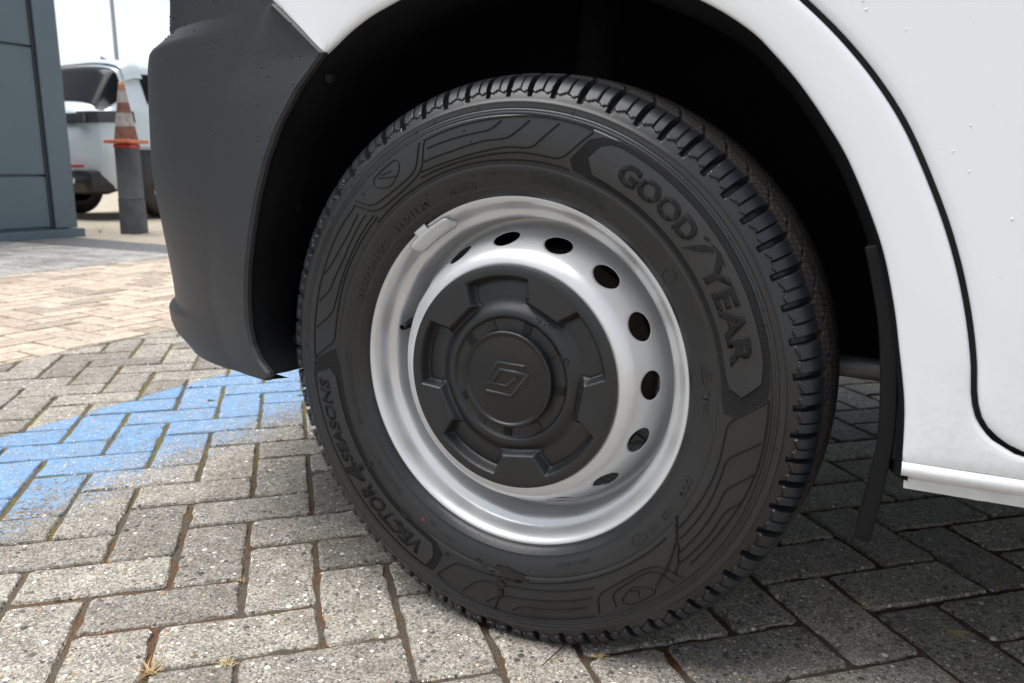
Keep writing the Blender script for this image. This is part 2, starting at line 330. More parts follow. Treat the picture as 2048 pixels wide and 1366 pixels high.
def pave(parent, name, mat, mod, ang, org, bounds, individual, joint=.006, indiv_limit=290, vis=None, tilt=.006):
    a = np.array([math.cos(ang), math.sin(ang)]); bv = np.array([math.sin(ang), -math.cos(ang)]); org = np.array(org)
    x0, x1, y0, y1 = bounds; cand = []
    N = int(max(x1-x0, y1-y0)/mod*1.5)+6; mid = np.array([(x0+x1)/2, (y0+y1)/2])-org
    ci, cj = int(round(mid@a/mod)), int(round(mid@bv/mod))
    for i in range(ci-N, ci+N):
        for j in range(cj-N, cj+N):
            k = (j-i) % 4
            if k == 0: c = org+mod*((i+.5)*a+(j+1)*bv); vert = True
            elif k == 3: c = org+mod*((i+1)*a+(j+.5)*bv); vert = False
            else: continue
            if not (x0-.15 < c[0] < x1+.15 and y0-.15 < c[1] < y1+.15): continue
            d = np.hypot(*(c-cam_pos[:2])); cand.append((0 if in_view(*c) and (vis is None or vis(*c)) else 1, d, c, vert))
    cand.sort(key=lambda t: (t[0], t[1]))
    variants = []
    hl, hw = mod-joint/2, mod/2-joint/2
    for k in range(6):
        v, f = paver_geo([(-hl, -hw), (hl, -hw), (hl, hw), (-hl, hw)], seed=k+11); variants.append(mesh(name, v, f)); variants[-1].materials.append(mat)
    sv, sf, cnt = [], [], 0
    for q, (nv, d, c, vert) in enumerate(cand):
        th = math.atan2(bv[1], bv[0]) if vert else ang
        inside = x0+.12 < c[0] < x1-.12 and y0+.12 < c[1] < y1-.12
        dz = random.uniform(-.0015, .0012); sh = (c[0]+random.uniform(-.0012, .0012), c[1]+random.uniform(-.0012, .0012)); th2 = th+random.uniform(-.008, .008)
        if individual and nv == 0 and cnt < indiv_limit:
            if inside:
                o = link(name, variants[random.randrange(6)], None, parent); o.location = (*sh, dz); o.rotation_euler = (random.uniform(-tilt, tilt), random.uniform(-tilt, tilt)*.6, th2+(PI if random.random() < .5 else 0)); cnt += 1; continue
        cs, sn = math.cos(th2), math.sin(th2)
        poly = [(sh[0]+cs*u-sn*w, sh[1]+sn*u+cs*w) for u, w in ((-hl, -hw), (hl, -hw), (hl, hw), (-hl, hw))]
        if not inside:
            for ax, val, kl in ((0, x0+.003, False), (0, x1-.003, True), (1, y0+.003, False), (1, y1-.003, True)):
                poly = clip(poly, ax, val, kl)
                if len(poly) < 3: break
            if len(poly) < 3: continue
            A = .5*sum(poly[i][0]*poly[(i+1) % len(poly)][1]-poly[(i+1) % len(poly)][0]*poly[i][1] for i in range(len(poly)))
            if A < .0009: continue
        v, f = paver_geo(poly, seed=q)
        if individual and nv == 0 and cnt < indiv_limit:
            cx, cy = sum(p[0] for p in poly)/len(poly), sum(p[1] for p in poly)/len(poly)
            o = link(name, mesh(name, [(p[0]-cx, p[1]-cy, p[2]) for p in v], f), mat, parent); o.location = (cx, cy, dz); cnt += 1
        else:
            n0 = len(sv); sv += [(p[0], p[1], p[2]+dz) for p in v]; sf += [tuple(i+n0 for i in g) for g in f]
    if sf: tag(link(name+'_field', mesh(name+'_field', sv, sf), mat, parent), kind='stuff')
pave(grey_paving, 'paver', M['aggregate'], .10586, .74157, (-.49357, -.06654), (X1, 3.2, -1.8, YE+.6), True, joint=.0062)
pave(beige_paving, 'brick', M['beige_brick'], .105, math.radians(-4), (-2.6, 1.08), (X2, X1, -1.2, YE), True, joint=.006, indiv_limit=290)
pave(pale_paving, 'brick', M['pale_brick'], .105, math.radians(-4), (-5, 2), (X3, X2, -1.2, YE+.02), False, joint=.006)

# ------------------------------------------------------------------ wheel geometry (local: x right, z up, outward = -y)
ZC = .350
R_AX = np.array
def W3(th, r, o):
    """th degrees clockwise from top seen from outside, r metres, o = distance outward"""
    t = np.radians(th); return np.stack([r*np.sin(t), -np.asarray(o)+0*t, r*np.cos(t)], -1)
SW = np.array([(.2165, .078), (.2185, .086), (.2215, .0925), (.226, .0968), (.232, .0995), (.240, .1022), (.250, .1045), (.260, .1060), (.270, .1070), (.280, .1075), (.290, .1075), (.300, .1068), (.308, .1058), (.316, .1040), (.322, .1020), (.327, .0998)])
def side_o(r): return np.interp(r, SW[:, 0], SW[:, 1])
NP = 66; NT = NP*30
th = np.arange(NT)/NT*360.0
prof = []                       # (r, o, zone) zone: 0 sidewall, 1 tread
rr_ = np.unique(np.r_[np.linspace(.2165, .327, 46), [.3105, .3115, .3125, .3143, .3150, .3157, .2553, .2560, .2567, .3175, .3185, .3195, .3245, .3252, .3268]])
for r in rr_: prof.append((r, side_o(r), 0))
sh = interp_curve([(.328, .0990), (.334, .0960), (.3395, .0925), (.3465, .0875), (.3520, .0815), (.3565, .0735), (.3595, .062), (.3615, .045), (.3632, .022), (.3640, 0)], 64)
for r, o in sh: prof.append((r, o, 1))
for r, o in sh[::-1][1:]: prof.append((r, -o, 1))
for r in np.linspace(.325, .2165, 16): prof.append((r, -side_o(r), 0))
prof = np.array(prof); NPf = len(prof)
TH, I = np.meshgrid(th, np.arange(NPf), indexing='ij')
Rr = prof[I, 0].copy(); Oo = prof[I, 1].copy(); Z = prof[I, 2]
pitch = 360.0/NP
ao = np.abs(Oo); sgn = np.sign(Oo)
# directional grooves: straight across the shoulder, bending as they run to the centre
TH0 = TH; TH = TH+1.0*np.sin(np.radians(3*TH))+.7*np.sin(np.radians(7*TH+40))+.4*np.sin(np.radians(11*TH))
ph = (TH + np.where(ao < .064, (.064-ao)*75, 0) + sgn*.6) % pitch / pitch
def slot(ph, c, w, soft): 
    d = np.abs((ph-c+.5) % 1-.5); return 1-sstep(w-soft, w+soft, d)
wid = np.interp(ao, [0, .03, .06, .075, .09, .095], [.03, .05, .078, .090, .098, .09])
g = slot(ph, .0, wid, .022)*np.interp(ao, [0, .012, .02, .0955, .0972], [0, .2, 1, 1, 0])
notch = slot(ph, .54, .022, .018)*np.interp(ao, [.068, .072, .0925, .0935], [0, 1, 1, 0])*.40
circ = (np.exp(-((ao-.047)/.0035)**4))*.75 + np.exp(-((ao-.016)/.003)**4)*.8
zig = np.where(slot((ph), .5, .3, .1) > .5, 1, .35)
dep = np.maximum(g, np.maximum(notch, circ*zig))*.0072
# blocks stand a step proud of the sidewall edge, with a chevron edge
edge = np.interp(ao, [.0905, .0935], [1, 0]); chev = .0010*np.abs(((ph*2) % 1)-.5)
R0 = Rr.copy(); re_ = .3362+.0042*np.abs(((ph*2+.04) % 1)-.5)*2
proud = np.where(Z == 1, .0026*sstep(-.0007, .0007, R0-re_)*np.interp(ao, [.060, .080], [0, 1])*(1-np.clip(g, 0, 1)), 0)
Rr -= np.where(Z == 1, dep*np.interp(Rr, [.336, .346], [.55, 1]), 0)
Oo -= np.where(Z == 1, sgn*dep*.75*np.interp(ao, [.05, .085], [0, 1]), 0)
Oo += sgn*proud
# fine moulded rings on the sidewall
for rc, h, w in ((.3115, -.0010, .0008), (.3150, -.0008, .0007), (.3185, -.0010, .0008), (.3250, .0018, .0009), (.2285, .0010, .0008), (.2560, -.0007, .0008), (.3090, .0007, .0008)):
    Oo += np.where(Z == 0, sgn*h*np.exp(-((Rr-rc)/w)**2), 0)
V = W3(TH0, Rr, Oo)
# loaded: flatten on the ground and bulge a little
def load(V):
    zb = -ZC+.0015; low = np.clip(zb - V[..., 2], 0, None); V[..., 2] = np.maximum(V[..., 2], zb)
    k = np.exp(-((V[..., 2]+ZC)/.045)**2)*np.exp(-(V[..., 0]/.14)**2); V[..., 1] += np.sign(V[..., 1])*k*.006*np.clip(np.abs(V[..., 1])/.09, 0, 1); return V
V = load(V)

van = empty('delivery_van', (0, 0, 0)); tag(van, 'white delivery van with dark grey plastic bumper and silver steel wheel', 'van')
wheel = empty('wheel', (0, 0, ZC), parent=van)
tyre = link('tyre', grid_mesh('tyre', V, closed_u=True, flip=True), M['rubber'], wheel, smooth=True); sharpen(tyre, 32)

def patch_mesh(name, polys, h, mat, skirt=True, dth=1.2, dr=.004, lift=0.0):
    """polys: list of faces [(theta_deg, r_m), ...] laid on the sidewall raised by h"""
    bm = bmesh.new()
    for poly in polys:
        vs = [bm.verts.new((t*.3, r*100, 0)) for t, r in poly]       # rough metric: mm-like plane
        try: bm.faces.new(vs)
        except ValueError: pass
    lay(bm, h, dth, dr); return bm_obj_sw(name, bm, mat, h, skirt)
def lay(bm, h, dth, dr):
    xs = [v.co.x for v in bm.verts]; ys = [v.co.y for v in bm.verts]
    x = min(xs)+dth*.3
    while x < max(xs):
        bmesh.ops.bisect_plane(bm, geom=bm.verts[:]+bm.edges[:]+bm.faces[:], plane_co=(x, 0, 0), plane_no=(1, 0, 0)); x += dth*.3
    y = min(ys)+dr*100
    while y < max(ys):
        bmesh.ops.bisect_plane(bm, geom=bm.verts[:]+bm.edges[:]+bm.faces[:], plane_co=(0, y, 0), plane_no=(0, 1, 0)); y += dr*100
def bm_obj_sw(name, bm, mat, h, skirt):
    if skirt:
        be = [e for e in bm.edges if len(e.link_faces) == 1]
        r = bmesh.ops.extrude_edge_only(bm, edges=be)
        for v in r['geom']:
            if isinstance(v, bmesh.types.BMVert): v.co.z = -1
    for v in bm.verts:
        t, rr = v.co.x/.3, v.co.y/100
        o = float(side_o(min(rr, .326))) + (h if v.co.z > -.5 else -.0006)
        p = W3(np.array(t), np.array(rr), o); p = load(p.reshape(1, 3))[0]; v.co = Vector(p)
    me = bpy.data.meshes.new(name); bmesh.ops.recalc_face_normals(bm, faces=bm.faces); bm.to_mesh(me); bm.free()
    o = link(name, me, mat, wheel); return o
def unwrap(pl):
    out = [pl[0]]
    for t, r in pl[1:]:
        p = out[-1][0]
        while t-p > 180: t -= 360
        while t-p < -180: t += 360
        out.append((t, r))
    return out
def ridge(name, lines, w=.0011, h=.0007, mat='rubber_hatched', split=False):
    """thin moulded ridges along polylines of (theta, r mm)"""
    if split:
        for pl in lines: ridge(name, [pl], w, h, mat)
        return
    v, f = [], []
    for pl in lines:
        pl = unwrap(pl); p = np.array([(t*.0047, r/1000) for t, r in pl]); q = interp_curve(p, max(8, int(np.sum(np.linalg.norm(np.diff(p, axis=0), axis=1))/.004)))
        q[:, 1] = np.minimum(q[:, 1], .3255)
        n0 = len(v)
        for i in range(len(q)):
            d = q[min(i+1, len(q)-1)]-q[max(i-1, 0)]; d /= np.linalg.norm(d); nn = np.array([-d[1], d[0]])
            for s_, hh in ((-1, -.0003), (-.45, h), (.45, h), (1, -.0003)):
                a = q[i]+nn*s_*w; t, r = a[0]/.0047, a[1]
                v.append(load(W3(np.array(t), np.array(r), side_o(r)+hh).reshape(1, 3))[0])
        for i in range(len(q)-1):
            for k in range(3): f.append((n0+4*i+k, n0+4*i+k+1, n0+4*i+4+k+1, n0+4*i+4+k))
    o = link(name, mesh(name, v, f), M[mat], wheel, smooth=False); return o
m_ = lambda L: [(t, r/1000) for t, r in unwrap(L)]
# raised panel behind the big lettering with its hatched border
gpo = [(22.6, 297), (24.5, 303), (27, 305)] + [(t, 305) for t in range(31, 80, 4)] + [(81, 303.5), (83.8, 301), (86.8, 281), (84.8, 268), (81.5, 265)] + [(t, 265) for t in range(78, 26, -4)] + [(23.2, 266), (20.8, 281)]
hat = [(19.6, 300), (22.5, 308), (26, 311)] + [(t, 311) for t in range(30, 82, 4)] + [(84, 310), (87, 307), (91.5, 274), (91.2, 263), (88, 259)] + [(t, 259) for t in range(84, 20, -4)] + [(18, 262), (16.5, 272)]
patch_mesh('hatched_border', [m_(hat)], .0003, M['rubber_hatched'])
patch_mesh('raised_panel', [m_(gpo)], .0014, M['rubber_raised'])
vp = [(268.6, 297), (272.4, 263), (268, 258)] + [(t, 257) for t in range(264, 206, -4)] + [(204, 259), (200.5, 270), (201.5, 300)] + [(t, 304) for t in range(205, 266, 4)]
patch_mesh('hatched_border', [m_(vp)], .0003, M['rubber_hatched'])
vq = [(264.8, 296), (266.2, 274), (264, 265)] + [(t, 264) for t in range(260, 206, -4)] + [(204.5, 266), (203, 280), (204, 298)] + [(t, 299) for t in range(208, 262, 4)]
patch_mesh('raised_panel', [m_(vq)], .0013, M['rubber_raised'])
LN = [
 [(337.9, 305.8), (346, 306.5), (354.1, 307.5), (3.6, 309.5), (14.3, 311), (19.5, 310)],
 [(338.2, 295.2), (345.4, 294.5), (353.9, 294.8), (356.5, 298.7), (358.3, 305.1)],
 [(336.1, 282.5), (344.7, 281.1), (353.6, 283.9), (359.5, 285.3), (2.6, 294.1), (5.1, 305.4)],
 [(334.3, 273.0), (344, 270.9), (353.4, 272.7), (359.9, 275.2), (5.7, 276), (8.3, 285.6), (12, 306.9)],
 [(333.4, 267.5), (343.6, 266.4), (353.2, 267.4), (2, 269.4), (8.4, 269.2), (13, 269.8), (15.5, 277.2), (19.8, 308.4)],
 [(336.7, 306.3), (331.6, 277.5), (318, 278.7), (313.6, 303.7)], [(338.1, 305.4), (332.9, 272.2), (317.7, 270.3), (312.3, 302.8)],
 [(311.8, 289.4), (304.3, 286.7), (295.8, 291.3), (291.9, 298.9)], [(313.2, 280.7), (305.9, 278.7), (298.5, 277.1), (291.8, 280.7), (288.8, 282.6), (284.5, 296)],
 [(314.9, 271.4), (307.9, 270.6), (299.7, 269.5), (293, 269.4), (286.6, 269.6), (283.2, 272.2), (280.7, 279.4), (277.3, 295.5)],
 [(315.5, 266), (307, 265.5), (293.4, 265), (285.2, 263.9), (280.3, 264), (276, 264.5), (273.7, 269.3), (269.3, 296)],
 [(312.2, 300), (305, 301.5), (295, 301), (285, 300), (275, 299), (268.5, 298)],
 [(87.1, 308.6), (93.5, 308), (101.1, 307.5), (109.2, 305), (118.1, 301.3), (128.3, 300)],
 [(87.4, 307.4), (92.5, 272), (96.5, 267), (104.4, 267.5), (111.2, 266.4), (123.6, 264)],
 [(95.9, 305), (101.2, 277), (106.3, 274.5), (114.1, 275), (125.6, 273)], [(102.8, 305.5), (108.2, 285.7), (112.8, 284.6), (119.2, 284.2), (128.4, 283.1)],
 [(109.4, 304.7), (113.4, 294.7), (120.4, 294), (130.1, 291.9)],
 [(155.3, 306), (151.8, 280.5), (136.5, 276.3), (131.8, 308.3)], [(150.5, 303), (148.6, 284.5), (137.6, 280.5), (134.2, 306)],
 [(200.3, 301), (197, 275.4), (194, 267.5), (183.4, 264.1), (172.1, 262.7), (162.1, 261.6), (151.8, 261.1), (140, 261), (128, 261.5)],
 [(192.3, 302.8), (188, 278.3), (180.7, 272.5), (167.7, 271.3), (153.8, 272.7)], [(185.4, 303.6), (181.6, 289.8), (175.7, 285.1), (165.9, 284.4), (155.7, 284.2)],
 [(178.2, 304.5), (175.3, 296.3), (168.7, 295.4), (157.6, 295.2)], [(200.3, 301), (194, 308.5), (182.9, 309.5), (171.4, 308.6), (156.7, 308.1)],
 [(314.3, 261), (330, 261), (345, 261), (0, 261), (12, 261.5), (17, 261)],
]
ridge('moulded_line', LN, w=.0013, h=.0011, split=True)
# small shields
SHs = [[(321.3, 304.6), (328.3, 305), (329.5, 298.5), (327.9, 288), (323.8, 282), (320.4, 295.8), (321.3, 304.6)], [(148.2, 296), (144, 287.3), (139.9, 297.6), (140, 304.6), (146.6, 305.5), (148.2, 296)],
       [(322.5, 300), (325, 292), (327, 287.5)], [(323.5, 300.5), (326.5, 296)], [(144, 300), (143, 294), (145, 290)]]
ridge('shield_mark', SHs, w=.0009, h=.0010, split=True)
# little marks under the shoulder blocks and spare radial ticks
ticks = []
for k in range(NP):
    t0 = k*pitch+.1
    ticks += [[(t0+1.0, 330.0-5.5), (t0+2.6, 325.0)]]
ridge('rim_tick', [[(t, 224.5), (t, 231)] for t in range(9, 360, 18)] + [[(t, 222.2), (t, 224.2)] for t in range(0, 360, 6)], w=.0005, h=.0006, mat='rubber_raised')['kind'] = 'stuff'
hairs = []
for k in range(70):
    t = rng.uniform(0, 360); r = rng.choice([246., 285., 300., 315., 321.])+rng.uniform(-2, 2); hairs.append([(t, r), (t+.35, r+.8), (t+.5, r+2.2)])
ridge('vent_spew', hairs, w=.00035, h=.0011, mat='rubber_raised')['kind'] = 'stuff'

def text_mesh(s, bold=.0):
    cu = bpy.data.curves.new('t', 'FONT'); cu.body = s; cu.offset = bold; cu.resolution_u = 3; cu.fill_mode = 'FRONT'
    o = bpy.data.objects.new('t', cu); C.objects.link(o)
    bpy.context.view_layer.update()
    me = bpy.data.meshes.new_from_object(o.evaluated_get(bpy.context.evaluated_depsgraph_get())); bpy.data.objects.remove(o); bpy.data.curves.remove(cu); return me
def lettering(name, s, t0, t1, r0, r1, mat, h=.0012, bold=.02, slant=0.0, parent_fn=None):
    """set text round the wheel, tops outward, read clockwise from t0 to t1 degrees, r in mm"""
    me = text_mesh(s, bold); co = np.array([v.co for v in me.vertices]); lo, hi = co.min(0), co.max(0)
    bm = bmesh.new(); bm.from_mesh(me); bpy.data.meshes.remove(me)
    for v in bm.verts:
        u = (v.co.x-lo[0])/(hi[0]-lo[0]); w = (v.co.y-lo[1])/(hi[1]-lo[1])
        v.co = Vector(((t0+(t1-t0)*u+slant*(w-.5))*.3, (r0+(r1-r0)*w)/10, 0))
    if r1-r0 > 12: lay(bm, h, 1.5, .006)
    return bm_obj_sw(name, bm, M[mat], h, r1-r0 > 12)
lettering('lettering', 'GOOD', 28.6, 50.6, 273.5, 297, 'rubber_hatched', h=.0024, bold=.045)
lettering('lettering', 'YEAR', 56.2, 80.0, 271.5, 296, 'rubber_hatched', h=.0024, bold=.045)
patch_mesh('lettering', [m_([(50.6, 268.5), (53.6, 281), (54.6, 288), (55.6, 294), (54.6, 296), (53.2, 291), (52.2, 283)]), m_([(53.4, 297.5), (56, 300), (59, 298), (58.2, 295.5), (56, 296)]), m_([(52.2, 293.5), (53.2, 297), (52.4, 298.5), (51.6, 295)])], .0024, M['rubber_hatched'])
lettering('lettering', 'VECTOR', 207.0, 231.5, 271, 294, 'rubber_hatched', h=.0022, bold=.04, slant=1.2)
lettering('lettering', '4', 232.2, 238.4, 267, 299, 'rubber_hatched', h=.0022, bold=.05, slant=1.0)
lettering('lettering', 'SEASONS', 239.0, 263.5, 277, 294, 'rubber_hatched', h=.0022, bold=.03, slant=1.0)
lettering('lettering', 'CARGO', 252.5, 262.5, 266.5, 272, 'rubber_hatched', h=.0011, bold=.03, slant=.4)
lettering('lettering', '215/75R16C', 289.5, 311.5, 232, 242, 'rubber_raised', h=.0015, bold=.025)
lettering('lettering', '116/114T', 317.0, 332.0, 232.5, 241.5, 'rubber_raised', h=.0015, bold=.025)
lettering('lettering', 'DOT', 110.5, 116.5, 240, 248, 'rubber_raised', h=.0015, bold=.025)
for s_, a, b_ in (('DMM', 121, 125), ('NVP', 127.5, 131), ('1Z2', 133.5, 138)): lettering('lettering', s_, a, b_, 240.5, 247, 'rubber_raised', h=.0009)
lettering('lettering', 'M+S', 87, 92.6, 238, 245, 'rubber_raised', h=.0011, bold=.03)
ridge('lettering', [[(79.5, 238), (80.5, 245), (81.8, 250), (83, 245), (84.2, 238), (79.5, 238)], [(81.8, 239), (81.8, 246)], [(80.9, 242), (82.7, 242)]], w=.0006, h=.0010, mat='rubber_raised')
lettering('lettering', 'MADE IN TURKEY', 152.5, 164, 237.5, 241.5, 'rubber_raised', h=.0009)
lettering('lettering', 'C05', 206.3, 209.2, 238, 243.5, 'rubber_raised', h=.0009)
lettering('lettering', 'Tubeless', 340.5, 347.5, 231.5, 237.5, 'rubber_raised', h=.0009)
ridge('text_border', [[(339.5, 230), (340.6, 239.3), (347.6, 239.3), (348.6, 230)], [(54.6+2*math.cos(q), 238+8*math.sin(q)) for q in np.linspace(0, 6.3, 16)], [(134.8+3.0*math.cos(q), 243.5+6*math.sin(q)) for q in np.linspace(.4, 5.6, 16)]], w=.0005, h=.0009, mat='rubber_raised', split=True)
for k, (tx, a, b_) in enumerate((('SAFETY WARNING', 352, 4.5), ('SERIOUS INJURY MAY RESULT FROM', 6, 26), ('TIRE FAILURE DUE TO UNDERINFLATION', 6, 28), ('OVERLOADING MISASSEMBLY OF TIRE', 6, 28.5), ('NEVER EXCEED 80 PSI TO SEAT BEADS', 6, 30))):
    r0 = 249-3.6*max(0, k-1) if k else 247
    if k == 0: a -= 360
    lettering('lettering', tx, a, b_, r0-2.6, r0, 'rubber_raised', h=.0011, bold=.006)
for k, (tx, a, b_) in enumerate((('MAX LOAD SINGLE 1250 KG AT 525 KPA COLD', 248, 274), ('MAX LOAD DUAL 1180 KG AT 525 KPA COLD', 248, 272), ('TREAD 2 POLYESTER 2 STEEL', 222, 240), ('SIDEWALL 2 POLYESTER', 222, 236), ('0000152', 199.5, 204.5))):
    lettering('lettering', tx, a, b_, 244-4*(k % 2), 246.6-4*(k % 2), 'rubber_raised', h=.0011, bold=.006)
# wet streaks and splashes on the rubber
def blob(t, r, dt, dr, n=11):
    return [(t+dt*math.cos(q)*random.uniform(.55, 1.15), r+dr*math.sin(q)*random.uniform(.55, 1.15)) for q in np.linspace(0, 2*PI, n, endpoint=False)]
wet = [blob(189.6, 252, 1.6, 2.6), blob(187.2, 256, 1.3, 1.6), blob(184.6, 259, 1.6, 2.0), blob(180.6, 252.5, 3.6, 5.5, 17), blob(176.4, 256, 2.4, 5.0, 15), blob(173.6, 261.5, 1.2, 2.6), blob(181.0, 264.5, 2.6, 2.2), blob(176.6, 265.5, 1.6, 1.4),
       blob(181.8, 273, 1.7, 6.0, 15), blob(181.5, 283, 1.2, 5.5, 15), blob(215.3, 279.5, 2.0, 4.2, 15), blob(213.2, 284, .9, 1.6), blob(235.2, 256.2, 1.3, 2.4), blob(216.6, 258.6, 2.2, 2.2, 15), blob(199.6, 266, .9, 2.6)]
for w in wet: patch_mesh('wet_mark', [m_(w)], .0024, M['rubber_wet'], skirt=False)
ridge('wet_streak', [[(181.6, 285), (182.0, 294), (182.6, 303), (182.9, 310)], [(121.6, 254), (122.6, 257.5), (123.0, 260)], [(122.8, 259), (124.6, 264), (125.2, 268)], [(125.0, 267), (127.2, 272), (128.6, 276)], [(128.4, 275.5), (131.5, 283), (135, 290.5), (138.6, 297.5)], [(123.4, 258), (124.6, 263), (125.0, 266)], [(125.0, 266), (126.8, 273), (127.2, 278)], [(127.0, 277), (129.0, 284), (130.4, 291), (132.6, 297)]], w=.0015, h=.0022, mat='rubber_wet', split=True)
red = patch_mesh('paint_dot', [m_([(211.2+.7*math.cos(q), 246+2.4*math.sin(q)) for q in np.linspace(0, 6.28, 10, endpoint=False)])], .0004, M['dull_red'], skirt=False)

# ---- steel rim
N_ = 240
def lathe(name, pr, mat, n=N_, flip=True, parent=None):
    pr = np.array(pr); T = np.arange(n)/n*360; TT, J = np.meshgrid(T, np.arange(len(pr)), indexing='ij')
    return link(name, grid_mesh(name, W3(TT, pr[J, 0], pr[J, 1]), closed_u=True, flip=flip), mat, parent or wheel, smooth=True)
bar = [(.2165, .0795), (.2208, .0812), (.2216, .0845), (.2206, .0872), (.2180, .0882), (.2150, .0868), (.2115, .0825), (.2088, .0770), (.2075, .0715), (.2060, .0670), (.2035, .0640), (.2000, .0622), (.1968, .0610), (.1945, .0592), (.1932, .0560), (.1925, .0500), (.1915, .0400), (.1900, .0250), (.1895, -.04), (.2, -.07), (.2205, -.084), (.2165, -.0795)]
bar = interp_curve(bar, 110)
lathe('rim', bar, M['silver'])
# ---- wheel disc with 15 holes, each sector built round its hole
dp = interp_curve([(.124, .082), (.131, .0885), (.1365, .0960), (.1405, .0983), (.1450, .0975), (.1510, .0945), (.1570, .0890), (.1625, .0812), (.1670, .0730), (.1710, .0640), (.1748, .0540), (.1778, .0440), (.1797, .0330), (.1815, .0230), (.1850, .0165), (.1905, .0150)], 200)
ds = np.r_[0, np.cumsum(np.linalg.norm(np.diff(dp, axis=0), axis=1))]
def dprof(s): return np.interp(s, ds, dp[:, 0]), np.interp(s, ds, dp[:, 1])
sh0 = np.interp(.1690, dp[:, 0], ds)
v, f = [], []
NH, NRg = 48, 6
s_lo, s_hi = sh0-.023, sh0+.022
th0 = 16.4
def add_rings(rings, close_=True):
    pass
for k in range(15):
    tc = th0+24*k; n0 = len(v)
    for i in range(NRg+2):
        for j in range(NH):
            a = 2*PI*j/NH; ca, sa = math.cos(a), math.sin(a)
            # rectangle boundary point in the same direction
            m = max(abs(ca)/12.0, abs(sa)*1.0/.0225*1.0) if False else max(abs(ca), abs(sa)); rx, ry = ca/m, sa/m
            hx, hy = ca*6.05, sa*.0178
            bx_, by_ = rx*12.0, (ry*(.022 if ry > 0 else .023))
            if i == 0: tt, ss, ind = hx, hy, .0045
            else:
                w = ((i-1)/NRg)**1.2; tt, ss, ind = hx*(1-w)+bx_*w, hy*(1-w)+by_*w, 0
                if i == 1: ind = .0006
                if i == 2: w = .05; tt, ss = hx*(1-w)+bx_*w, hy*(1-w)+by_*w
            r, o = dprof(sh0+ss); v.append(W3(np.array(tc+tt), np.array(r), o-ind))
    for i in range(NRg+1):
        for j in range(NH): f.append((n0+i*NH+j, n0+i*NH+(j+1) % NH, n0+(i+1)*NH+(j+1) % NH, n0+(i+1)*NH+j))
bm = bmesh.new(); me = mesh('wheel_disc', v, f); bm.from_mesh(me)
for lo_, hi_ in ((0, s_lo), (s_hi, ds[-1])):
    ss = np.linspace(lo_, hi_, 24); T = np.arange(360); TT, SS = np.meshgrid(T, ss, indexing='ij'); r, o = dprof(SS)
    m2 = grid_mesh('x', W3(TT+th0, r, o), closed_u=True); bm.from_mesh(m2); bpy.data.meshes.remove(m2)
bmesh.ops.remove_doubles(bm, verts=bm.verts, dist=.0004)
bm_obj('wheel_disc', bm, M['silver'], wheel, smooth=True)
lathe('brake_disc', [(.02, .0), (.150, .0), (.152, -.004), (.152, -.02), (.150, -.024), (.02, -.024)], M['rusty_steel'], 96)
lathe('hub', [(.0, .05), (.07, .05), (.09, .04), (.10, .0), (.12, -.1)], M['rusty_steel'], 64)
# ---- hub cap: height field over a disc, recessed five-armed centre
T = np.arange(900)/900*360; rad = np.unique(np.r_[np.linspace(.0, .056, 12), np.linspace(.056, .078, 20), np.linspace(.078, .1385, 62)])
TT, RR = np.meshgrid(T, rad, indexing='ij')
ta = (TT-352.0+36) % 72-36                    # arm centred at 352 + 72k ; pads between
x_ = RR*np.cos(np.radians(ta)); y_ = np.abs(RR*np.sin(np.radians(ta)))
# recess = inside r<.128 and inside arm half-width, or inside the central disc bounded by pad inner edges
pm = 36-np.abs(ta)                            # degrees from the pad centre line
px_ = RR*np.cos(np.radians(pm)); py_ = RR*np.sin(np.radians(pm))   # pad frame: px along pad axis, py across
halfw = np.interp(px_, [.095, .099, .124, .14], [.0205, .0205, .0365, .045])
d_pad = np.minimum(px_-.0985, (halfw-py_)*.93)    # >0 inside pad
d_out = RR-.1275
d = np.maximum(d_pad, d_out)                  # >0 on the high level
hi = sstep(-.0080, .0004, d)
groove = np.exp(-((d+.0082)/.0012)**2)*.0007
floor_ = .0915+.0025*sstep(.128, .100, RR)+.0080*sstep(.0985, .080, RR)
H = floor_*(1-hi)+.1055*hi-groove
H = np.where(RR > .131, H-.0016*((RR-.131)/.0075)**2, H)
H -= .0035*sstep(.0785, .0735, RR)             # sunken ring that carries the clips
H = np.where(RR < .0625, .0985, H)
cap = link('hub_cap', grid_mesh('hub_cap', W3(TT, RR, H), closed_u=True), M['cap_plastic'], wheel, smooth=True); sharpen(cap, 38)
lathe('hub_cap_edge', [(.1385, .1040), (.1390, .1020), (.1385, .094), (.125, .092)], M['cap_plastic'], 180)
lathe('center_cap', interp_curve([(.0600, .095), (.0600, .1075), (.0592, .1092), (.0575, .1096), (.0560, .1090), (.0548, .1076), (.0535, .1072), (.0500, .1075), (.030, .1088), (.0, .1092)], 60), M['cap_smooth'], 140)
for k, t in enumerate((308, 338, 20, 56, 96, 147, 182, 214, 245, 275)):
    bm = bmesh.new(); box_bm(bm, (-.0055, -.1000, .0615), (.0055, -.0955, .0735), .0008)
    if True: bmesh.ops.rotate(bm, verts=bm.verts, cent=(0, 0, 0), matrix=Matrix.Rotation(math.radians(t), 3, 'Y'))
    bm_obj('clip_slot', bm, M['dark_hole'] if k % 2 == 0 else M['cap_smooth'], wheel)
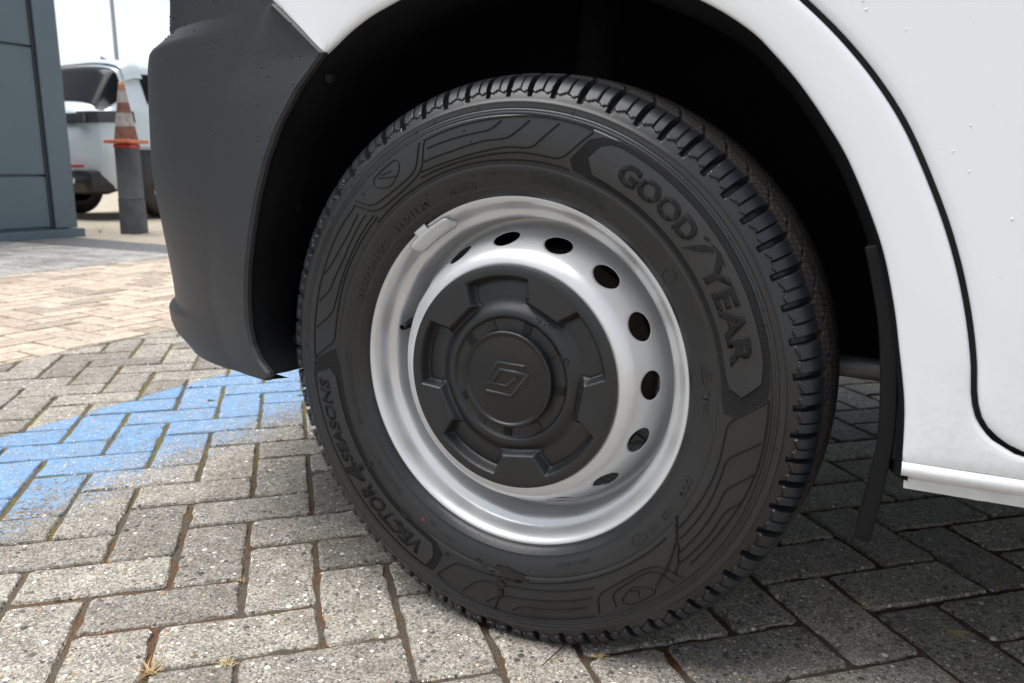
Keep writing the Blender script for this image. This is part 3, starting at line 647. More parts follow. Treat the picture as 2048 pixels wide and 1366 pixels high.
# emblem: two interlocked lozenge strokes
def stroke(name, pts, w, h, o0, mat):
    p = np.array(pts, float)/1000; n = len(p); L, R = [], []
    for i in range(n):
        d0 = p[i]-p[i-1] if i else p[1]-p[0]; d1 = p[i+1]-p[i] if i < n-1 else p[i]-p[i-1]
        d0 /= np.linalg.norm(d0); d1 /= np.linalg.norm(d1); nn = np.array([-d0[1]-d1[1], d0[0]+d1[0]]); nn /= max(.35, nn@np.array([-d1[1], d1[0]]))
        L.append(p[i]+nn*w); R.append(p[i]-nn*w)
    rows = []
    for i in range(n):
        a, c = L[i], R[i]; e = (a-c)*.12
        rows.append([(a[0], -(o0), a[1]), (a[0]-e[0], -(o0+h), a[1]-e[1]), (c[0]+e[0], -(o0+h), c[1]+e[1]), (c[0], -(o0), c[1])])
    return link(name, grid_mesh(name, rows), M[mat], wheel)
stroke('emblem', [(25, 19), (-12, 20.5), (-29, -6), (0, -8.5), (15, 5)], .0021, .0014, .1087, 'cap_plastic')
stroke('emblem', [(-27, -17), (7.5, -19.5), (28.5, 9.5), (-8, 12), (-18, -3.5)], .0021, .0018, .1087, 'cap_plastic')
sv, sf = [], []
for cx0, cz0, n_, sp_ in ((.074, .030, 22, .0065), (.040, .075, 10, .005), (.052, .070, 7, .004), (-.055, .108, 6, .006), (.02, .098, 2, .002)):
    for k in range(n_):
        x, z = cx0+random.gauss(0, sp_*.5), cz0+random.gauss(0, sp_*.6); r = math.hypot(x, z); tq = math.degrees(math.atan2(x, z)) % 360
        it, ir = int(tq/360*900) % 900, int(np.argmin(np.abs(rad-r))); o_ = float(H[it, ir]); q = random.uniform(.0005, .0012); n0 = len(sv)
        for hh, rr2 in ((0, 1), (.7, .6)):
            for a in range(6): sv.append((x+q*rr2*math.cos(a*PI/3), -(o_+hh*q), z+q*rr2*math.sin(a*PI/3)*1.4))
        for a in range(6): sf.append((n0+a, n0+(a+1) % 6, n0+6+(a+1) % 6, n0+6+a))
        sf.append(tuple(n0+6+a for a in range(6)))
tag(link('wet_grit', mesh('wet_grit', sv, sf), M['rubber_wet'], wheel), kind='stuff')
# ---- valve stem and clip-on weight
p0 = W3(np.array(284.6), np.array(.181), .045); p1 = W3(np.array(284.6), np.array(.176), .081)
pts = [p0+(p1-p0)*t for t in (0, .35, .45, .62, .64, .97, 1.0)]
link('valve_stem', grid_mesh('valve_stem', tube_pts(pts, [.0065, .006, .0055, .0045, .0048, .0045, .0028], 14), closed_v=True), M['black_rubber'], wheel, smooth=True)
ws, cl = [], []
for t in np.linspace(315.5, 334.0, 22):
    e = min(1, min(t-315.3, 334.2-t)/1.6)**.5
    for r, o in ((.2035, .0705), (.2045, .0745), (.2085, .0805), (.2118, .0850), (.2150, .0882)):
        ws.append(W3(np.array(t), np.array(r*e+(1-e)*.2105), o+.0018))
ws = np.array(ws).reshape(22, 5, 3)
o = link('wheel_weight', grid_mesh('wheel_weight', ws), M['weight_metal'], wheel, smooth=True); md = o.modifiers.new('s', 'SOLIDIFY'); md.thickness = .0040; md.offset = 1
cl = np.array([[W3(np.array(t), np.array(r), o_) for r, o_ in ((.2075, .0835), (.2115, .0885), (.2160, .0920), (.2200, .0925), (.2225, .0905), (.2235, .0865))] for t in np.linspace(320.5, 325.5, 6)])
o = link('weight_clip', grid_mesh('weight_clip', cl), M['weight_metal'], wheel, smooth=True); md = o.modifiers.new('s', 'SOLIDIFY'); md.thickness = .0016; md.offset = 0

# ------------------------------------------------------------------ van body
YB = -.10
archL = [(-.386, .307), (-.408, .327), (-.421, .348), (-.427, .377), (-.427, .413), (-.422, .457), (-.41, .507), (-.395, .556), (-.373, .61), (-.347, .656), (-.31, .702), (-.266, .742)]
archT = [(-.225, .768), (-.179, .789), (-.09, .815), (0, .823), (.09, .813), (.16, .791), (.22, .763)]
archR = [(.263, .735), (.289, .71), (.314, .682), (.34, .647), (.366, .606), (.398, .536), (.415, .479), (.425, .431), (.434, .382), (.437, .347), (.438, .3195)]
gap = [(.165, 1.05), (.18, .95), (.205, .87), (.255, .805), (.308, .759), (.347, .721), (.381, .681), (.411, .636), (.441, .575), (.461, .525), (.476, .475), (.486, .428), (.4905, .392), (.498, .369), (.514, .352), (.541, .3405), (.60, .337), (.8, .336), (1.7, .336)]
gapc = interp_curve(gap, 160)
# fender: lofted from the arch edge to the door gap / bumper seam
inner = np.vstack([interp_curve([(-.266, .742)]+archT+archR, 120), np.linspace((.438, .3195), (1.7, .3195), 42)[1:]])
seam = [(-.266, .742), (-.305, .776), (-.349, .813), (-.45, .905)]
outer_raw = np.vstack([interp_curve(seam, 24), np.linspace((-.45, .905), (.165, 1.05), 20)[1:], gapc[1:]])
# pair up: outer parameter chosen by matching landmarks
def by_len(c):
    s = np.r_[0, np.cumsum(np.linalg.norm(np.diff(c, axis=0), axis=1))]; return s/s[-1]
so_, si_ = by_len(outer_raw), by_len(inner)
def near(c, p): return np.argmin(np.linalg.norm(c-np.array(p), axis=1))
lm_i = [0, si_[near(inner, (-.20, .78))], si_[near(inner, (.05, .82))], si_[near(inner, (.263, .735))], si_[near(inner, (.366, .606))], si_[near(inner, (.425, .431))], si_[near(inner, (.438, .345))], si_[near(inner, (.438, .3195))], si_[near(inner, (.56, .3195))], 1]
lm_o = [0, so_[near(outer_raw, (-.45, .905))], so_[near(outer_raw, (.165, 1.05))], so_[near(outer_raw, (.308, .759))], so_[near(outer_raw, (.411, .636))], so_[near(outer_raw, (.486, .428))], so_[near(outer_raw, (.494, .375))], so_[near(outer_raw, (.512, .353))], so_[near(outer_raw, (.60, .337))], 1]
uo = np.interp(si_, lm_i, lm_o)
outer = np.stack([np.interp(uo, so_, outer_raw[:, k]) for k in (0, 1)], -1)
ws_ = [(-.0, -.070), (0, -.0930), (.0, -.0962), (.012, -.0985), (.035, -.0998), (.08, -.1006), (.2, -.1016), (.35, -.1024), (.55, -.1030), (.8, -.1035), (.93, -.1035), (.97, -.1026), (.99, -.1008), (1.0, -.0980), (1.0, -.080)]
# towards the sill the roll on the lower edge gets small
rows = []
for i in range(len(inner)):
    k = float(sstep(.36, .325, inner[i, 1])) if inner[i, 0] > .3 else 0
    row = []
    for w, y in ws_:
        p = inner[i]*(1-w)+outer[i]*w; yy = y*(1-k)+(min(y, -.0995) if w > 0 else y)*k
        row.append((p[0], yy, p[1]))
    rows.append(row)
link('fender', grid_mesh('fender', rows), M['white'], van, smooth=True)
# sill under the fender and door
spf = [(-.0995, .3195), (-.1035, .3165), (-.1045, .3125), (-.1030, .3080), (-.0980, .3045), (-.0925, .3030), (-.0905, .3000), (-.0900, .2905), (-.0880, .2885), (.05, .2880)]
rows = []
for x in np.linspace(.4385, 1.7, 60):
    rows.append([(x + (.003 if z < .304 else 0), y, z + (.0006*math.sin(x*160)+.0005*math.sin(x*71)) if z < .292 else z) for y, z in spf])
bm = bmesh.new(); bm.from_mesh(grid_mesh('x', rows)); bm.faces.new([bm.verts[i] for i in range(len(spf))] if False else [bm.verts.new((.4383, y, z)) for y, z in spf])
for fc in bm.faces: fc.smooth = True
bm_obj('sill', bm, [M['white']], van)
rows = [[(x, y, z) for y, z in ((-.0903, .3005), (-.0908, .2960), (-.0906, .2895))] for x in np.linspace(.442, 1.7, 50)]
link('sill_flange', grid_mesh('sill_flange', [[(x, y-.0012, z) for x, y, z in r] for r in rows]), M['sill_white'], van)
# door
gd = []
for i in range(len(gapc)):
    d = gapc[min(i+1, len(gapc)-1)]-gapc[max(i-1, 0)]; d /= np.linalg.norm(d); gd.append(gapc[i]+np.array([-d[1], d[0]])*.0054)
gd = np.array(gd); gd = gd[gd[:, 0] < 1.35]
ug = by_len(gd); far_ = np.stack([np.interp(ug, [0, .45, .75, 1], [1.35, 1.35, 1.35, 1.352]), np.interp(ug, [0, .30, .52, .64, 1], [1.05, .80, .52, .36, gd[-1, 1]+.0002])], -1)
rows = []
for i in range(len(gd)):
    row = []
    for w, y, back in ((0, -.078, 0), (0, -.098, 0), (0, -.1015, .0012), (0, -.1032, .004), (0, -.1042, .009), (.02, 0, 0), (.08, 0, 0), (.2, 0, 0), (.35, 0, 0), (.55, 0, 0), (.8, 0, 0), (1, 0, 0)):
        dv = far_[i]-gd[i]; L = max(np.linalg.norm(dv), 1e-4); p = gd[i]+dv*max(w, min(back/L, .5))
        if w > 0: y = -.1046-.010*float(sstep(.02, .4, min(w*L, 9)))-.004*math.sin(min(1, max(0, (p[1]-.34)/.7))*PI)*float(sstep(0, .2, w*L))
        row.append((p[0], y, p[1]))
    rows.append(row)
door = link('door', grid_mesh('door', rows), M['white'], van, smooth=True)
rows = []
for i in range(len(gapc)):
    d = gapc[min(i+1, len(gapc)-1)]-gapc[max(i-1, 0)]; d /= np.linalg.norm(d); nn = np.array([-d[1], d[0]])
    rows.append([(gapc[i][0]+nn[0]*k, -.0825, gapc[i][1]+nn[1]*k) for k in (-.004, .014)])
link('door_seal', grid_mesh('door_seal', rows), M['black_rubber'], van)
# front bumper: loft of plan curves, a ledge near the top and a lip at the bottom
bz = [.300, .303, .310, .320, .330, .340, .350, .360, .372, .376, .380, .40, .42, .45, .48, .5, .525, .55, .575, .6, .625, .65, .675, .7, .715, .73, .742, .75, .758, .765, .772, .778, .783, .788, .793, .798, .805, .815, .83, .85, .88]
bz = list(np.unique(np.r_[np.linspace(.3, .775, 90), np.linspace(.775, .81, 24), np.linspace(.81, .88, 14)]))
zk = [.30, .32, .34, .36, .38, .40, .42, .45, .5, .55, .6, .65, .7, .73, .75, .765, .777, .7815, .80, .83, .88]
xk = [-.8503, -.877, -.8903, -.8934, -.8959, -.8977, -.9015, -.909, -.9223, -.9354, -.9432, -.9396, -.9354, -.9316, -.9285, -.9228, -.9160, -.9080, -.8341, -.8266, -.815]
az = np.array([z for x, z in archL]+[.776, .813, .905]); ax = np.array([x for x, z in archL]+[-.305, -.349, -.45])
cz = [.30, .332, .406, .495, .603, .691, .76, .81, .90]; cx_ = [-.47, -.498, -.524, -.518, -.496, -.463, -.401, -.352, -.45]
tt = np.linspace(0, PI/2, 46); rows = []
for z in bz:
    xf = np.interp(z, zk, xk); xs = np.interp(z, az, ax) if z > .307 else -.386+(.307-z)*-1.2
    lip = .020*float(sstep(.374, .360, z))*float(sstep(.296, .33, z))
    x0 = -.36; a = x0-xf
    cxs = x0-a*np.sin(tt)**.9; cys = YB+.55*(1-np.cos(tt)**.9)
    # lip grows towards the front
    cxs = cxs-lip*sstep(-.50, -.75, cxs)
    # start the row at the arch edge or seam
    keep = cxs < xs-.004; X = np.r_[xs, cxs[keep]]; Y = np.r_[np.interp(-xs, -cxs, cys) if xs < x0 else YB, cys[keep]]
    s = by_len(np.stack([X, Y], -1)); u = np.linspace(0, 1, 90)**1.25; X, Y = np.interp(u, s, X), np.interp(u, s, Y)
    xc = np.interp(z, cz, cx_); fl = .014*np.clip((X-xc)/max(.02, xs-xc), 0, 1)-.006*float(sstep(.86, .72, z)); Y = Y-fl*.9
    row = [(xs+.004, Y[0]+.010, z), (xs+.0025, Y[0]+.004, z)] + [(X[i]-.002*(i == 0), Y[i], z) for i in range(len(X))] + [(xf, .95, z)]
    rows.append(row)
# close underneath
bot = [(p[0]*1.0 + .02*(i > 2), p[1]+.03*(i > 1), .2985) for i, p in enumerate(rows[0])]
rows.insert(0, [(p[0], p[1], .2992) for p in rows[0]]); rows.insert(0, bot)
bumper = link('front_bumper', grid_mesh('front_bumper', rows, flip=True), M['bumper_plastic'], van, smooth=True); sharpen(bumper, 22)
# wheel arch liner swept behind the arch edge
full = np.vstack([interp_curve(archL+archT+archR, 150), [(.438, .30)]])
cen = np.array([0.0, .36]); rows = []
for p in full:
    d = (cen-p); d /= np.linalg.norm(d)
    row = []
    for ins, y in ((-.007, -.097), (.002, -.0925), (.005, -.088), (.010, -.078), (.012, -.066), (.016, -.040), (.012, -.02), (.004, .02), (-.004, .10), (-.006, .20), (.03, .29), (.20, .30), (.40, .305)):
        q = p+d*ins; row.append((q[0], y, q[1]))
    rows.append(row)
link('wheel_arch_liner', grid_mesh('wheel_arch_liner', rows), M['liner_felt'], van, smooth=True)
def disc_clip(name, x, y, z, nrm, r, mat):
    bm = bmesh.new(); bmesh.ops.create_cone(bm, cap_ends=True, segments=20, radius1=r, radius2=r*.75, depth=.004)
    bmesh.ops.create_cone(bm, cap_ends=True, segments=14, radius1=r*.5, radius2=r*.4, depth=.007)
    o = bm_obj(name, bm, mat, van); o.location = (x, y, z); o.rotation_euler = Vector(nrm).to_track_quat('Z', 'Y').to_euler(); return o
disc_clip('liner_clip', -.272, -.085, .7135, (.25, -.95, -.2), .0075, M['flap_plastic'])
disc_clip('liner_clip', -.386, -.035, .545, (.85, -.5, -.1), .011, M['liner_felt'])
disc_clip('liner_clip', -.392, -.03, .345, (.85, -.5, .1), .012, M['liner_felt'])
# mud flap behind the wheel
fp = interp_curve([(.392, .530), (.401, .497), (.411, .454), (.417, .409), (.421, .343), (.416, .280), (.408, .223)], 30)
bm = bmesh.new(); bm.from_mesh(grid_mesh('x', [[(p[0], y, p[1]) for y in (-.088, -.08, .0, .10, .14)] for p in fp])); o = bm_obj('mud_flap', bm, M['flap_plastic'], van, smooth=True)
md = o.modifiers.new('s', 'SOLIDIFY'); md.thickness = .016; md.offset = 0; md2 = o.modifiers.new('b', 'BEVEL'); md2.width = .002; md2.segments = 2
bm = bmesh.new(); box_bm(bm, (.428, -.086, .315), (.4365, -.062, .445), .002); bm_obj('flap_bracket', bm, M['flap_plastic'], van)
# underbody, strut, subframe
bm = bmesh.new(); box_bm(bm, (.455, -.06, .315), (4.75, 1.80, .45), .02); bm_obj('underbody', bm, M['liner_felt'], van)
bm = bmesh.new(); box_bm(bm, (-.80, .32, .33), (.455, 1.50, .44), .02); bm_obj('engine_undertray', bm, M['liner_felt'], van)
link('suspension_strut', grid_mesh('suspension_strut', tube_pts([(.02, .16, .95), (.01, .13, .72), (0, .10, .45)], .028, 16), closed_v=True), M['liner_felt'], van, smooth=True)
link('subframe_bar', grid_mesh('subframe_bar', tube_pts([(.20, .17, .352), (.36, .16, .352), (.48, .15, .350)], .0145, 14), closed_v=True), M['cast_metal'], van, smooth=True)
# upper body, out of the picture but real: nose, cab and cargo box
side = [(-.72, .90), (-.70, 1.0), (-.45, 1.10), (-.05, 1.20), (.05, 1.24), (.62, 1.88), (.80, 2.10), (1.10, 2.24), (4.75, 2.27), (4.80, 2.2), (4.82, .45), (1.36, .45), (1.36, 1.06), (-.30, 1.055), (-.46, .90)]
n = len(side); v = [(x, -.092+.05*max(0, z-1.3), z) for x, z in side]+[(x, 1.86-.05*max(0, z-1.3), z) for x, z in side]
bm = bmesh.new(); bm.from_mesh(mesh('x', v, [tuple(range(n)), tuple(range(2*n-1, n-1, -1))]+[(i, i+n, (i+1) % n+n, (i+1) % n) for i in range(n)])); bmesh.ops.triangulate(bm, faces=[fc for fc in bm.faces if len(fc.verts) > 4])
bm_obj('body_shell', bm, M['white'], van)
link('windscreen', mesh('windscreen', [(.085, .12, 1.285), (.085, 1.65, 1.285), (.60, 1.60, 1.865), (.60, .17, 1.865)], [(0, 3, 2, 1)]), M['glass_dark'], van)
link('side_window', mesh('side_window', [(.38, -.094, 1.30), (1.25, -.094, 1.24), (1.25, -.066, 1.80), (.75, -.066, 1.80)], [(0, 1, 2, 3)]), M['glass_dark'], van)
bm = bmesh.new(); box_bm(bm, (-.80, .35, .44), (-.47, 1.45, 1.0), .03); bm_obj('grille_block', bm, M['liner_felt'], van)
# rain beads on the bumper and door
def beads(name, spots, mat):
    v, f = [], []
    for (p, nrm, r) in spots:
        nrm = Vector(nrm).normalized(); a = nrm.orthogonal().normalized(); c_ = nrm.cross(a); n0 = len(v); K = 7
        for h_, q in ((0, 1.0), (.45, .82), (.75, .42)):
            for k in range(K):
                w = Vector(p)+r*(q*(math.cos(2*PI*k/K)*a+math.sin(2*PI*k/K)*c_)+h_*nrm); v.append(tuple(w))
        v.append(tuple(Vector(p)+nrm*r*.85))
        for l_ in range(2):
            for k in range(K): f.append((n0+l_*K+k, n0+l_*K+(k+1) % K, n0+(l_+1)*K+(k+1) % K, n0+(l_+1)*K+k))
        for k in range(K): f.append((n0+2*K+k, n0+2*K+(k+1) % K, n0+3*K))
    return tag(link(name, mesh(name, v, f), mat, van, smooth=True), kind='stuff')
bme = bumper.data; sp = []
fcs = [p for p in bme.polygons if p.center.z > .62 and p.center.x > -.75 and p.center.y < .02]
wts = [max(.05, (p.center.z-.62)*4)**1.5*p.area for p in fcs]
for p in random.choices(fcs, wts, k=170):
    vs = [bme.vertices[i].co for i in p.vertices]; u, w = random.random(), random.random(); q = vs[0].lerp(vs[1], u).lerp(vs[3].lerp(vs[2], u), w)
    nn = p.normal.copy(); nn = -nn if nn.y > 0 else nn; sp.append((q, nn, random.choice([.0007, .0009, .0011, .0016])))
for xs_ in (-.415, -.385, -.36):              # runs of beads
    z = .79
    for k in range(16):
        z -= random.uniform(.006, .016)
        if z < .62: break
        x = xs_+random.uniform(-.002, .002)
        best = min(fcs, key=lambda p: (p.center.x-x)**2+(p.center.z-z)**2); sp.append(((x, best.center.y, z), (-.2, -1, .1), random.choice([.0009, .0012])))
beads('rain_beads', sp, M['black_rubber'])
dme = door.data; sp = []
fcs = [p for p in dme.polygons if p.center.z > .45 and p.center.x < .85 and p.normal.y**2 > .5]
for p in random.choices(fcs, [p.area for p in fcs], k=190):
    vs = [dme.vertices[i].co for i in p.vertices]; u, w = random.random(), random.random(); q = vs[0].lerp(vs[1], u).lerp(vs[3].lerp(vs[2], u), w); sp.append((q, (0, -1, 0), random.choice([.0006, .0007, .0008, .001, .0013])))
beads('rain_beads', sp, M['white'])

# ------------------------------------------------------------------ things on the ground
def tuft(x, y, n, L, label, lean=(0, 0), flat=.5, mat='straw'):
    root = empty('dry_grass_tuft' if mat == 'straw' else 'moss_tuft', (x, y, -.004)); tag(root, label, 'grass tuft')
    v, f = [], []
    for k in range(n):
        a = random.uniform(0, 2*PI); l_ = L*random.uniform(.4, 1); d = np.array([math.cos(a)*flat+lean[0], math.sin(a)*flat+lean[1], random.uniform(.15, .8)*(1.1-flat)]); d /= np.linalg.norm(d)
        sd_ = np.cross(d, [0, 0, 1.0]); sd_ /= max(1e-6, np.linalg.norm(sd_)); b0 = np.array([random.uniform(-.006, .006), random.uniform(-.004, .004), 0]); w = random.uniform(.0004, .0008); n0 = len(v)
        for t, ww in ((0, 1), (.5, .8), (1, .15)):
            c_ = b0+d*l_*t+np.array([random.uniform(-.001, .001), random.uniform(-.001, .001), -.25*l_*t*t*flat])
            c_[2] = max(c_[2], .005 if t > 0 else 0)
            for s_ in (-1, 1): v.append(c_+sd_*w*ww*s_)
            v.append(c_+np.array([0, 0, w*ww]))
        for r in range(2):
            for i, j in ((0, 2), (2, 1), (1, 0)): f.append((n0+3*r+i, n0+3*r+j, n0+3*r+3+j, n0+3*r+3+i))
    link('blades', mesh('blades', v, f), M[mat], root); return root
tuft(-.353, -.368, 34, .030, 'spiky dry straw tuft standing up at a joint corner of the pavers')
tuft(-.280, -.314, 30, .016, 'flattened dry straw tuft lying along a rusty paver joint', flat=.9)
tuft(-.422, -.153, 16, .010, 'tiny dry straw tuft in a joint beside the front wheel pavers', flat=.6)
tuft(.415, .207, 20, .030, 'pale dry straw tuft on the shaded pavers under the mud flap', lean=(-.5, 0), flat=.7)
tuft(.515, .197, 26, .045, 'long dry straw bundle lying along a joint under the sill', lean=(.8, -.9), flat=.3)
tuft(.122, -.084, 26, .014, 'short dry straw tuft in the joint right beside the tyre', flat=.8)
tuft(-1.203, .517, 26, .014, 'yellow green moss tuft in the blue painted paver joints', flat=.7, mat='green_leaf')
tuft(-1.032, .665, 22, .016, 'moss tuft at a blue painted joint close to the tyre', flat=.7, mat='green_leaf')
tw = link('twig', grid_mesh('twig', tube_pts([(.076, -.062, .004), (.074, -.10, .004), (.069, -.142, .004)], [.0014, .0012, .0007], 6), closed_v=True), M['twig_bark']); tag(tw, 'thin dark twig lying on the pavers in front of the tyre', 'twig')

# ------------------------------------------------------------------ building
hall = empty('clad_building', (-6.25, 3.7, 0)); tag(hall, 'blue grey metal clad building with ribbed wall panels and corner post', 'building')
def at_hall(me): me.transform(Matrix.Translation((6.25, -3.7, 0))); return me
joints = [.075, .512, 1.543, 2.574]
for k in range(len(joints)-1):
    z0, z1 = joints[k]+.008, joints[k+1]-.008; n = int((z1-z0)/.0135); pf = [(-6.29, z0)]
    for i in range(n+1): pf.append((-6.265+(.011 if i % 2 else 0), z0+(z1-z0)*i/n))
    pf.append((-6.29, z1))
    link('wall_panel', at_hall(grid_mesh('wall_panel', [[(x, y, z) for x, z in pf] for y in (-6.0, 3.475)])), M['cladding'], hall)
bm = bmesh.new(); box_bm(bm, (-6.42, 3.50, .07), (-6.235, 3.70, 2.70), .006); me = bpy.data.meshes.new('c'); bm.to_mesh(me); bm.free(); link('corner_post', at_hall(me), M['cladding_trim'], hall)
bm = bmesh.new(); box_bm(bm, (-6.33, -6.0, -.03), (-6.19, 3.735, .062), .006); me = bpy.data.meshes.new('p'); bm.to_mesh(me); bm.free(); link('plinth', at_hall(me), M['cladding_trim'], hall)
bm = bmesh.new(); box_bm(bm, (-14, -6.0, -.03), (-6.30, 3.66, 2.68)); me = bpy.data.meshes.new('k'); bm.to_mesh(me); bm.free(); link('wall_core', at_hall(me), M['cladding_trim'], hall)
bm = bmesh.new(); box_bm(bm, (-6.285, 3.470, .08), (-6.248, 3.484, 2.66)); me = bpy.data.meshes.new('k'); bm.to_mesh(me); bm.free(); link('panel_trim', at_hall(me), M['car_black'], hall)
# ------------------------------------------------------------------ bollard and cone
PX, PY = -6.09, 4.155
post = empty('bollard', (PX, PY, 0), math.radians(20)); tag(post, 'dark grey square bollard post with red band under the traffic cone', 'bollard')
rows = []
for z, h_ in ((-.03, .088), (.30, .084), (.305, .081), (.78, .078), (.79, .072)):
    rows.append([(sx*h_, sy*h_, z) for sx, sy in ((-1, -1), (1, -1), (1, 1), (-1, 1))])
bm = bmesh.new(); bm.from_mesh(grid_mesh('x', rows, closed_v=True)); bm.verts.ensure_lookup_table(); bm.faces.new([bm.verts[-4+i] for i in range(4)])
bmesh.ops.bevel(bm, geom=[e for e in bm.edges if abs(e.verts[0].co.z-e.verts[1].co.z) > .02], offset=.006, segments=1, affect='EDGES'); bm_obj('post', bm, M['post_grey'], post)
bm = bmesh.new(); box_bm(bm, (-.082, -.082, .755), (.082, .082, .785), .006); bm_obj('red_band', bm, M['red_band'], post)
cone = empty('traffic_cone', (PX, PY, .795), math.radians(14)); tag(cone, 'dirty orange and white traffic cone standing on top of the bollard', 'traffic cone')
bm = bmesh.new(); box_bm(bm, (-.135, -.135, -.002), (.135, .135, .03), .012); bm_obj('base', bm, M['cone_base'], cone)
def cz_(z): return .100+(.022-.100)*(z-.03)/.50
for nm, z0, z1, mt in (('lower_band', .03, .145, 'cone_dirty'), ('white_band', .145, .26, 'cone_white'), ('upper_band', .26, .35, 'cone_dirty'), ('white_band', .35, .455, 'cone_white'), ('tip', .455, .53, 'cone_orange')):
    rows = [[(cz_(z)*math.cos(2*PI*k/28), cz_(z)*math.sin(2*PI*k/28), z) for k in range(28)] for z in (z0, (z0+z1)/2, z1)]
    bm = bmesh.new(); bm.from_mesh(grid_mesh('x', rows, closed_v=True)); 
    if nm == 'tip': bm.verts.ensure_lookup_table(); bm.faces.new([bm.verts[56+i] for i in range(28)])
    bm_obj(nm, bm, M[mt], cone, smooth=nm != 'tip')
weed = tuft(-6.35, 4.0, 22, .16, 'green weed growing at the foot of the clad building corner', flat=.35, mat='green_leaf'); weed.name = 'weed'; weed['category'] = 'weed'
# ------------------------------------------------------------------ parked car (tail towards us), local: x width (right side +x), y forward
car = empty('parked_car', (-7.66, 5.05, 0)); tag(car, 'pale silver parked car seen from its rear corner behind the bollard', 'car')
CL, HW, CH = 4.5, .93, 1.80
def car_sec(y):
    u = y/CL
    wid = HW*np.interp(u, [0, .006, .016, .035, .08, .3, .8, .95, 1], [.66, .78, .87, .94, .985, 1, 1, .94, .80])
    belt = np.interp(u, [0, .1, .7, .8, 1], [1.17, 1.19, 1.06, 1.0, .80])
    roof = np.interp(u, [0, .035, .09, .14, .25, .45, .58, .70, .78, 1], [1.19, 1.29, 1.68, CH-.02, CH, CH-.02, CH-.10, 1.22, 1.02, .82])
    low = np.interp(u, [0, .05, .5, .95, 1], [.42, .34, .28, .32, .40])
    rw = wid*np.interp(u, [0, .1, .2, .6, .75, 1], [.80, .76, .76, .74, .80, .85])
    return wid, belt, roof, low, rw
ys = np.r_[np.linspace(0, .7, 18), np.linspace(.8, 2.5, 12), np.linspace(2.6, CL, 18)]
def ring(y, k=1.0):
    wd, be, ro, lo, rw = car_sec(y); half = [(wd*.88, lo), (wd*.96, lo+.10), (wd, lo+.28), (wd*.985, (lo+be)/2+.1), (wd*.975, be-.12), (wd*.955, be)]
    for t in np.linspace(.1, 1, 8): half.append((wd*.955+(rw-wd*.955)*t, be+(ro-.10-be)*t if ro-be > .1 else be+(ro-be)*t*.5))
    for t in np.linspace(.2, 1, 6): half.append((rw*(1-t**2*.999), (half[13][1])+(ro-half[13][1])*math.sin(t*PI/2)))
    full_ = half + [(-x, z) for x, z in half[::-1]][1:]
    return [(x*k-HW, y, z) for x, z in full_]
P_ = np.array([ring(y) for y in ys]); bm = bmesh.new(); bm.from_mesh(grid_mesh('x', P_, flip=True)); bm.verts.ensure_lookup_table()
nv = P_.shape[1]
for base in (0, (len(ys)-1)*nv):
    bm.faces.new([bm.verts[base+i] for i in range(nv)])
for fc in bm.faces: fc.smooth = True
bm_obj('body', bm, M['car_paint'], car)
def car_patch(name, y0, y1, i0, i1, mat, off=.008, n=14):
    rows = []
    for y in np.linspace(y0, y1, n):
        r = np.array(ring(y)); c_ = np.array([-HW, y, 1.0]); seg = r[i0:i1+1]; d_ = seg-c_; d_[:, 1] = -.35 if y < .6 else 0; d_ /= np.linalg.norm(d_, axis=1)[:, None]; rows.append(seg+d_*off)
    return link(name, grid_mesh(name, rows), M[mat], car, smooth=True)
car_patch('rear_window', .17, .46, 8, nv-9, 'glass_dark')
car_patch('side_window', .72, 2.9, 7, 12, 'glass_dark'); 
def car_box(name, lo, hi, mat, bev=.02):
    bm = bmesh.new(); box_bm(bm, lo, hi, bev); return bm_obj(name, bm, M[mat], car)
car_box('rear_bumper', (-1.74, -.06, .28), (-.12, .34, .56), 'car_black', .12)
car_box('wheel_arch', (-.10, .45, .30), (.012, 1.25, .80), 'car_black', .10)
for i0, i1 in ((4, 5), (nv-6, nv-5)): car_patch('tail_light', .0, .50, i0, i1, 'tail_lens', off=.016, n=16)
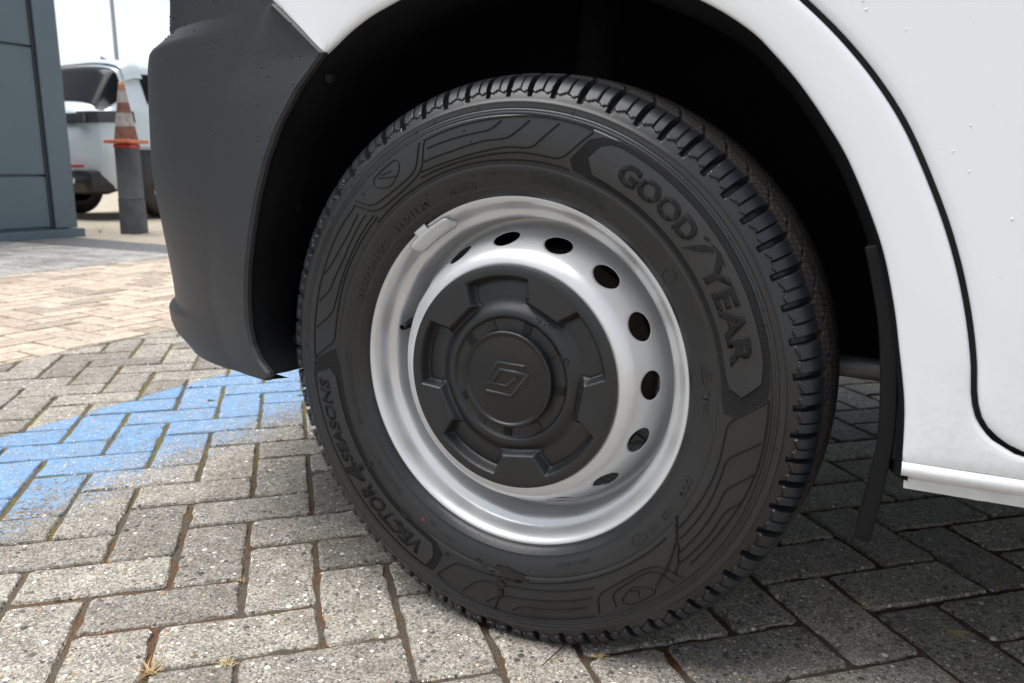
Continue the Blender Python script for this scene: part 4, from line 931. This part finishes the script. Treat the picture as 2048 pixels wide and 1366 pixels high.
for sx in (-.36, -1.50):
    car_box('tail_light_bar', (sx-.22, -.030, 1.05), (sx+.16, .02, 1.16), 'tail_lens', .02)
    car_box('reflector', (sx-.14, -.080, .575), (sx+.10, -.02, .605), 'red_lens', .008)
car_patch('spoiler', .52, .74, 11, nv-12, 'car_paint', off=.03, n=6)
car_box('badge', (-1.0, -.02, .82), (-.86, .0, .86), 'chrome', .01)
car_box('tail_pipe', (-.52, -.09, .40), (-.38, .0, .46), 'chrome', .015)
bm = bmesh.new(); bm.from_mesh(mesh('x', [(-.95, .85, CH-.01), (-.91, .85, CH-.01), (-.93, .80, CH+.07), (-.95, 1.08, CH-.01), (-.91, 1.08, CH-.01)], [(0, 1, 2), (1, 4, 2), (4, 3, 2), (3, 0, 2)])); bm_obj('antenna_fin', bm, M['car_black'], car)
for sx in (-.13, -1.73):
    for yy in (.86, 3.6):
        T = np.linspace(0, 2*PI, 40, endpoint=False); pf = [(.20, -.10), (.20, -.115), (.33, -.115), (.355, -.09), (.355, .09), (.33, .115), (.2, .115)]
        o = link('wheel', grid_mesh('car_wheel', [[(ox+sx, r*math.cos(t)+yy, r*math.sin(t)+.352) for r, ox in pf] for t in T], closed_u=True), M['car_black'], car, smooth=True)
        T2 = [[(sx+.10*(1 if sx > -1 else -1), r*math.cos(t)+yy, r*math.sin(t)+.352) for r in (.03, .20)] for t in T]
        link('wheel_trim', grid_mesh('wheel_trim', T2, closed_u=True), M['chrome'], car)
# ------------------------------------------------------------------ lamp column far behind
lp = empty('lamp_column', (-22.8, 17.15, 0)); tag(lp, 'thin tall grey lamp column rising behind the parked car', 'lamp column')
link('pole', grid_mesh('pole', tube_pts([(0, 0, -.03), (0, 0, 4), (0, 0, 9)], [.085, .065, .045], 12), closed_v=True), M['galvanised'], lp, smooth=True)
link('lamp_arm', grid_mesh('lamp_arm', tube_pts([(0, 0, 8.9), (.5, 0, 9.15), (1.1, 0, 9.2)], [.035, .035, .06], 10), closed_v=True), M['galvanised'], lp, smooth=True)
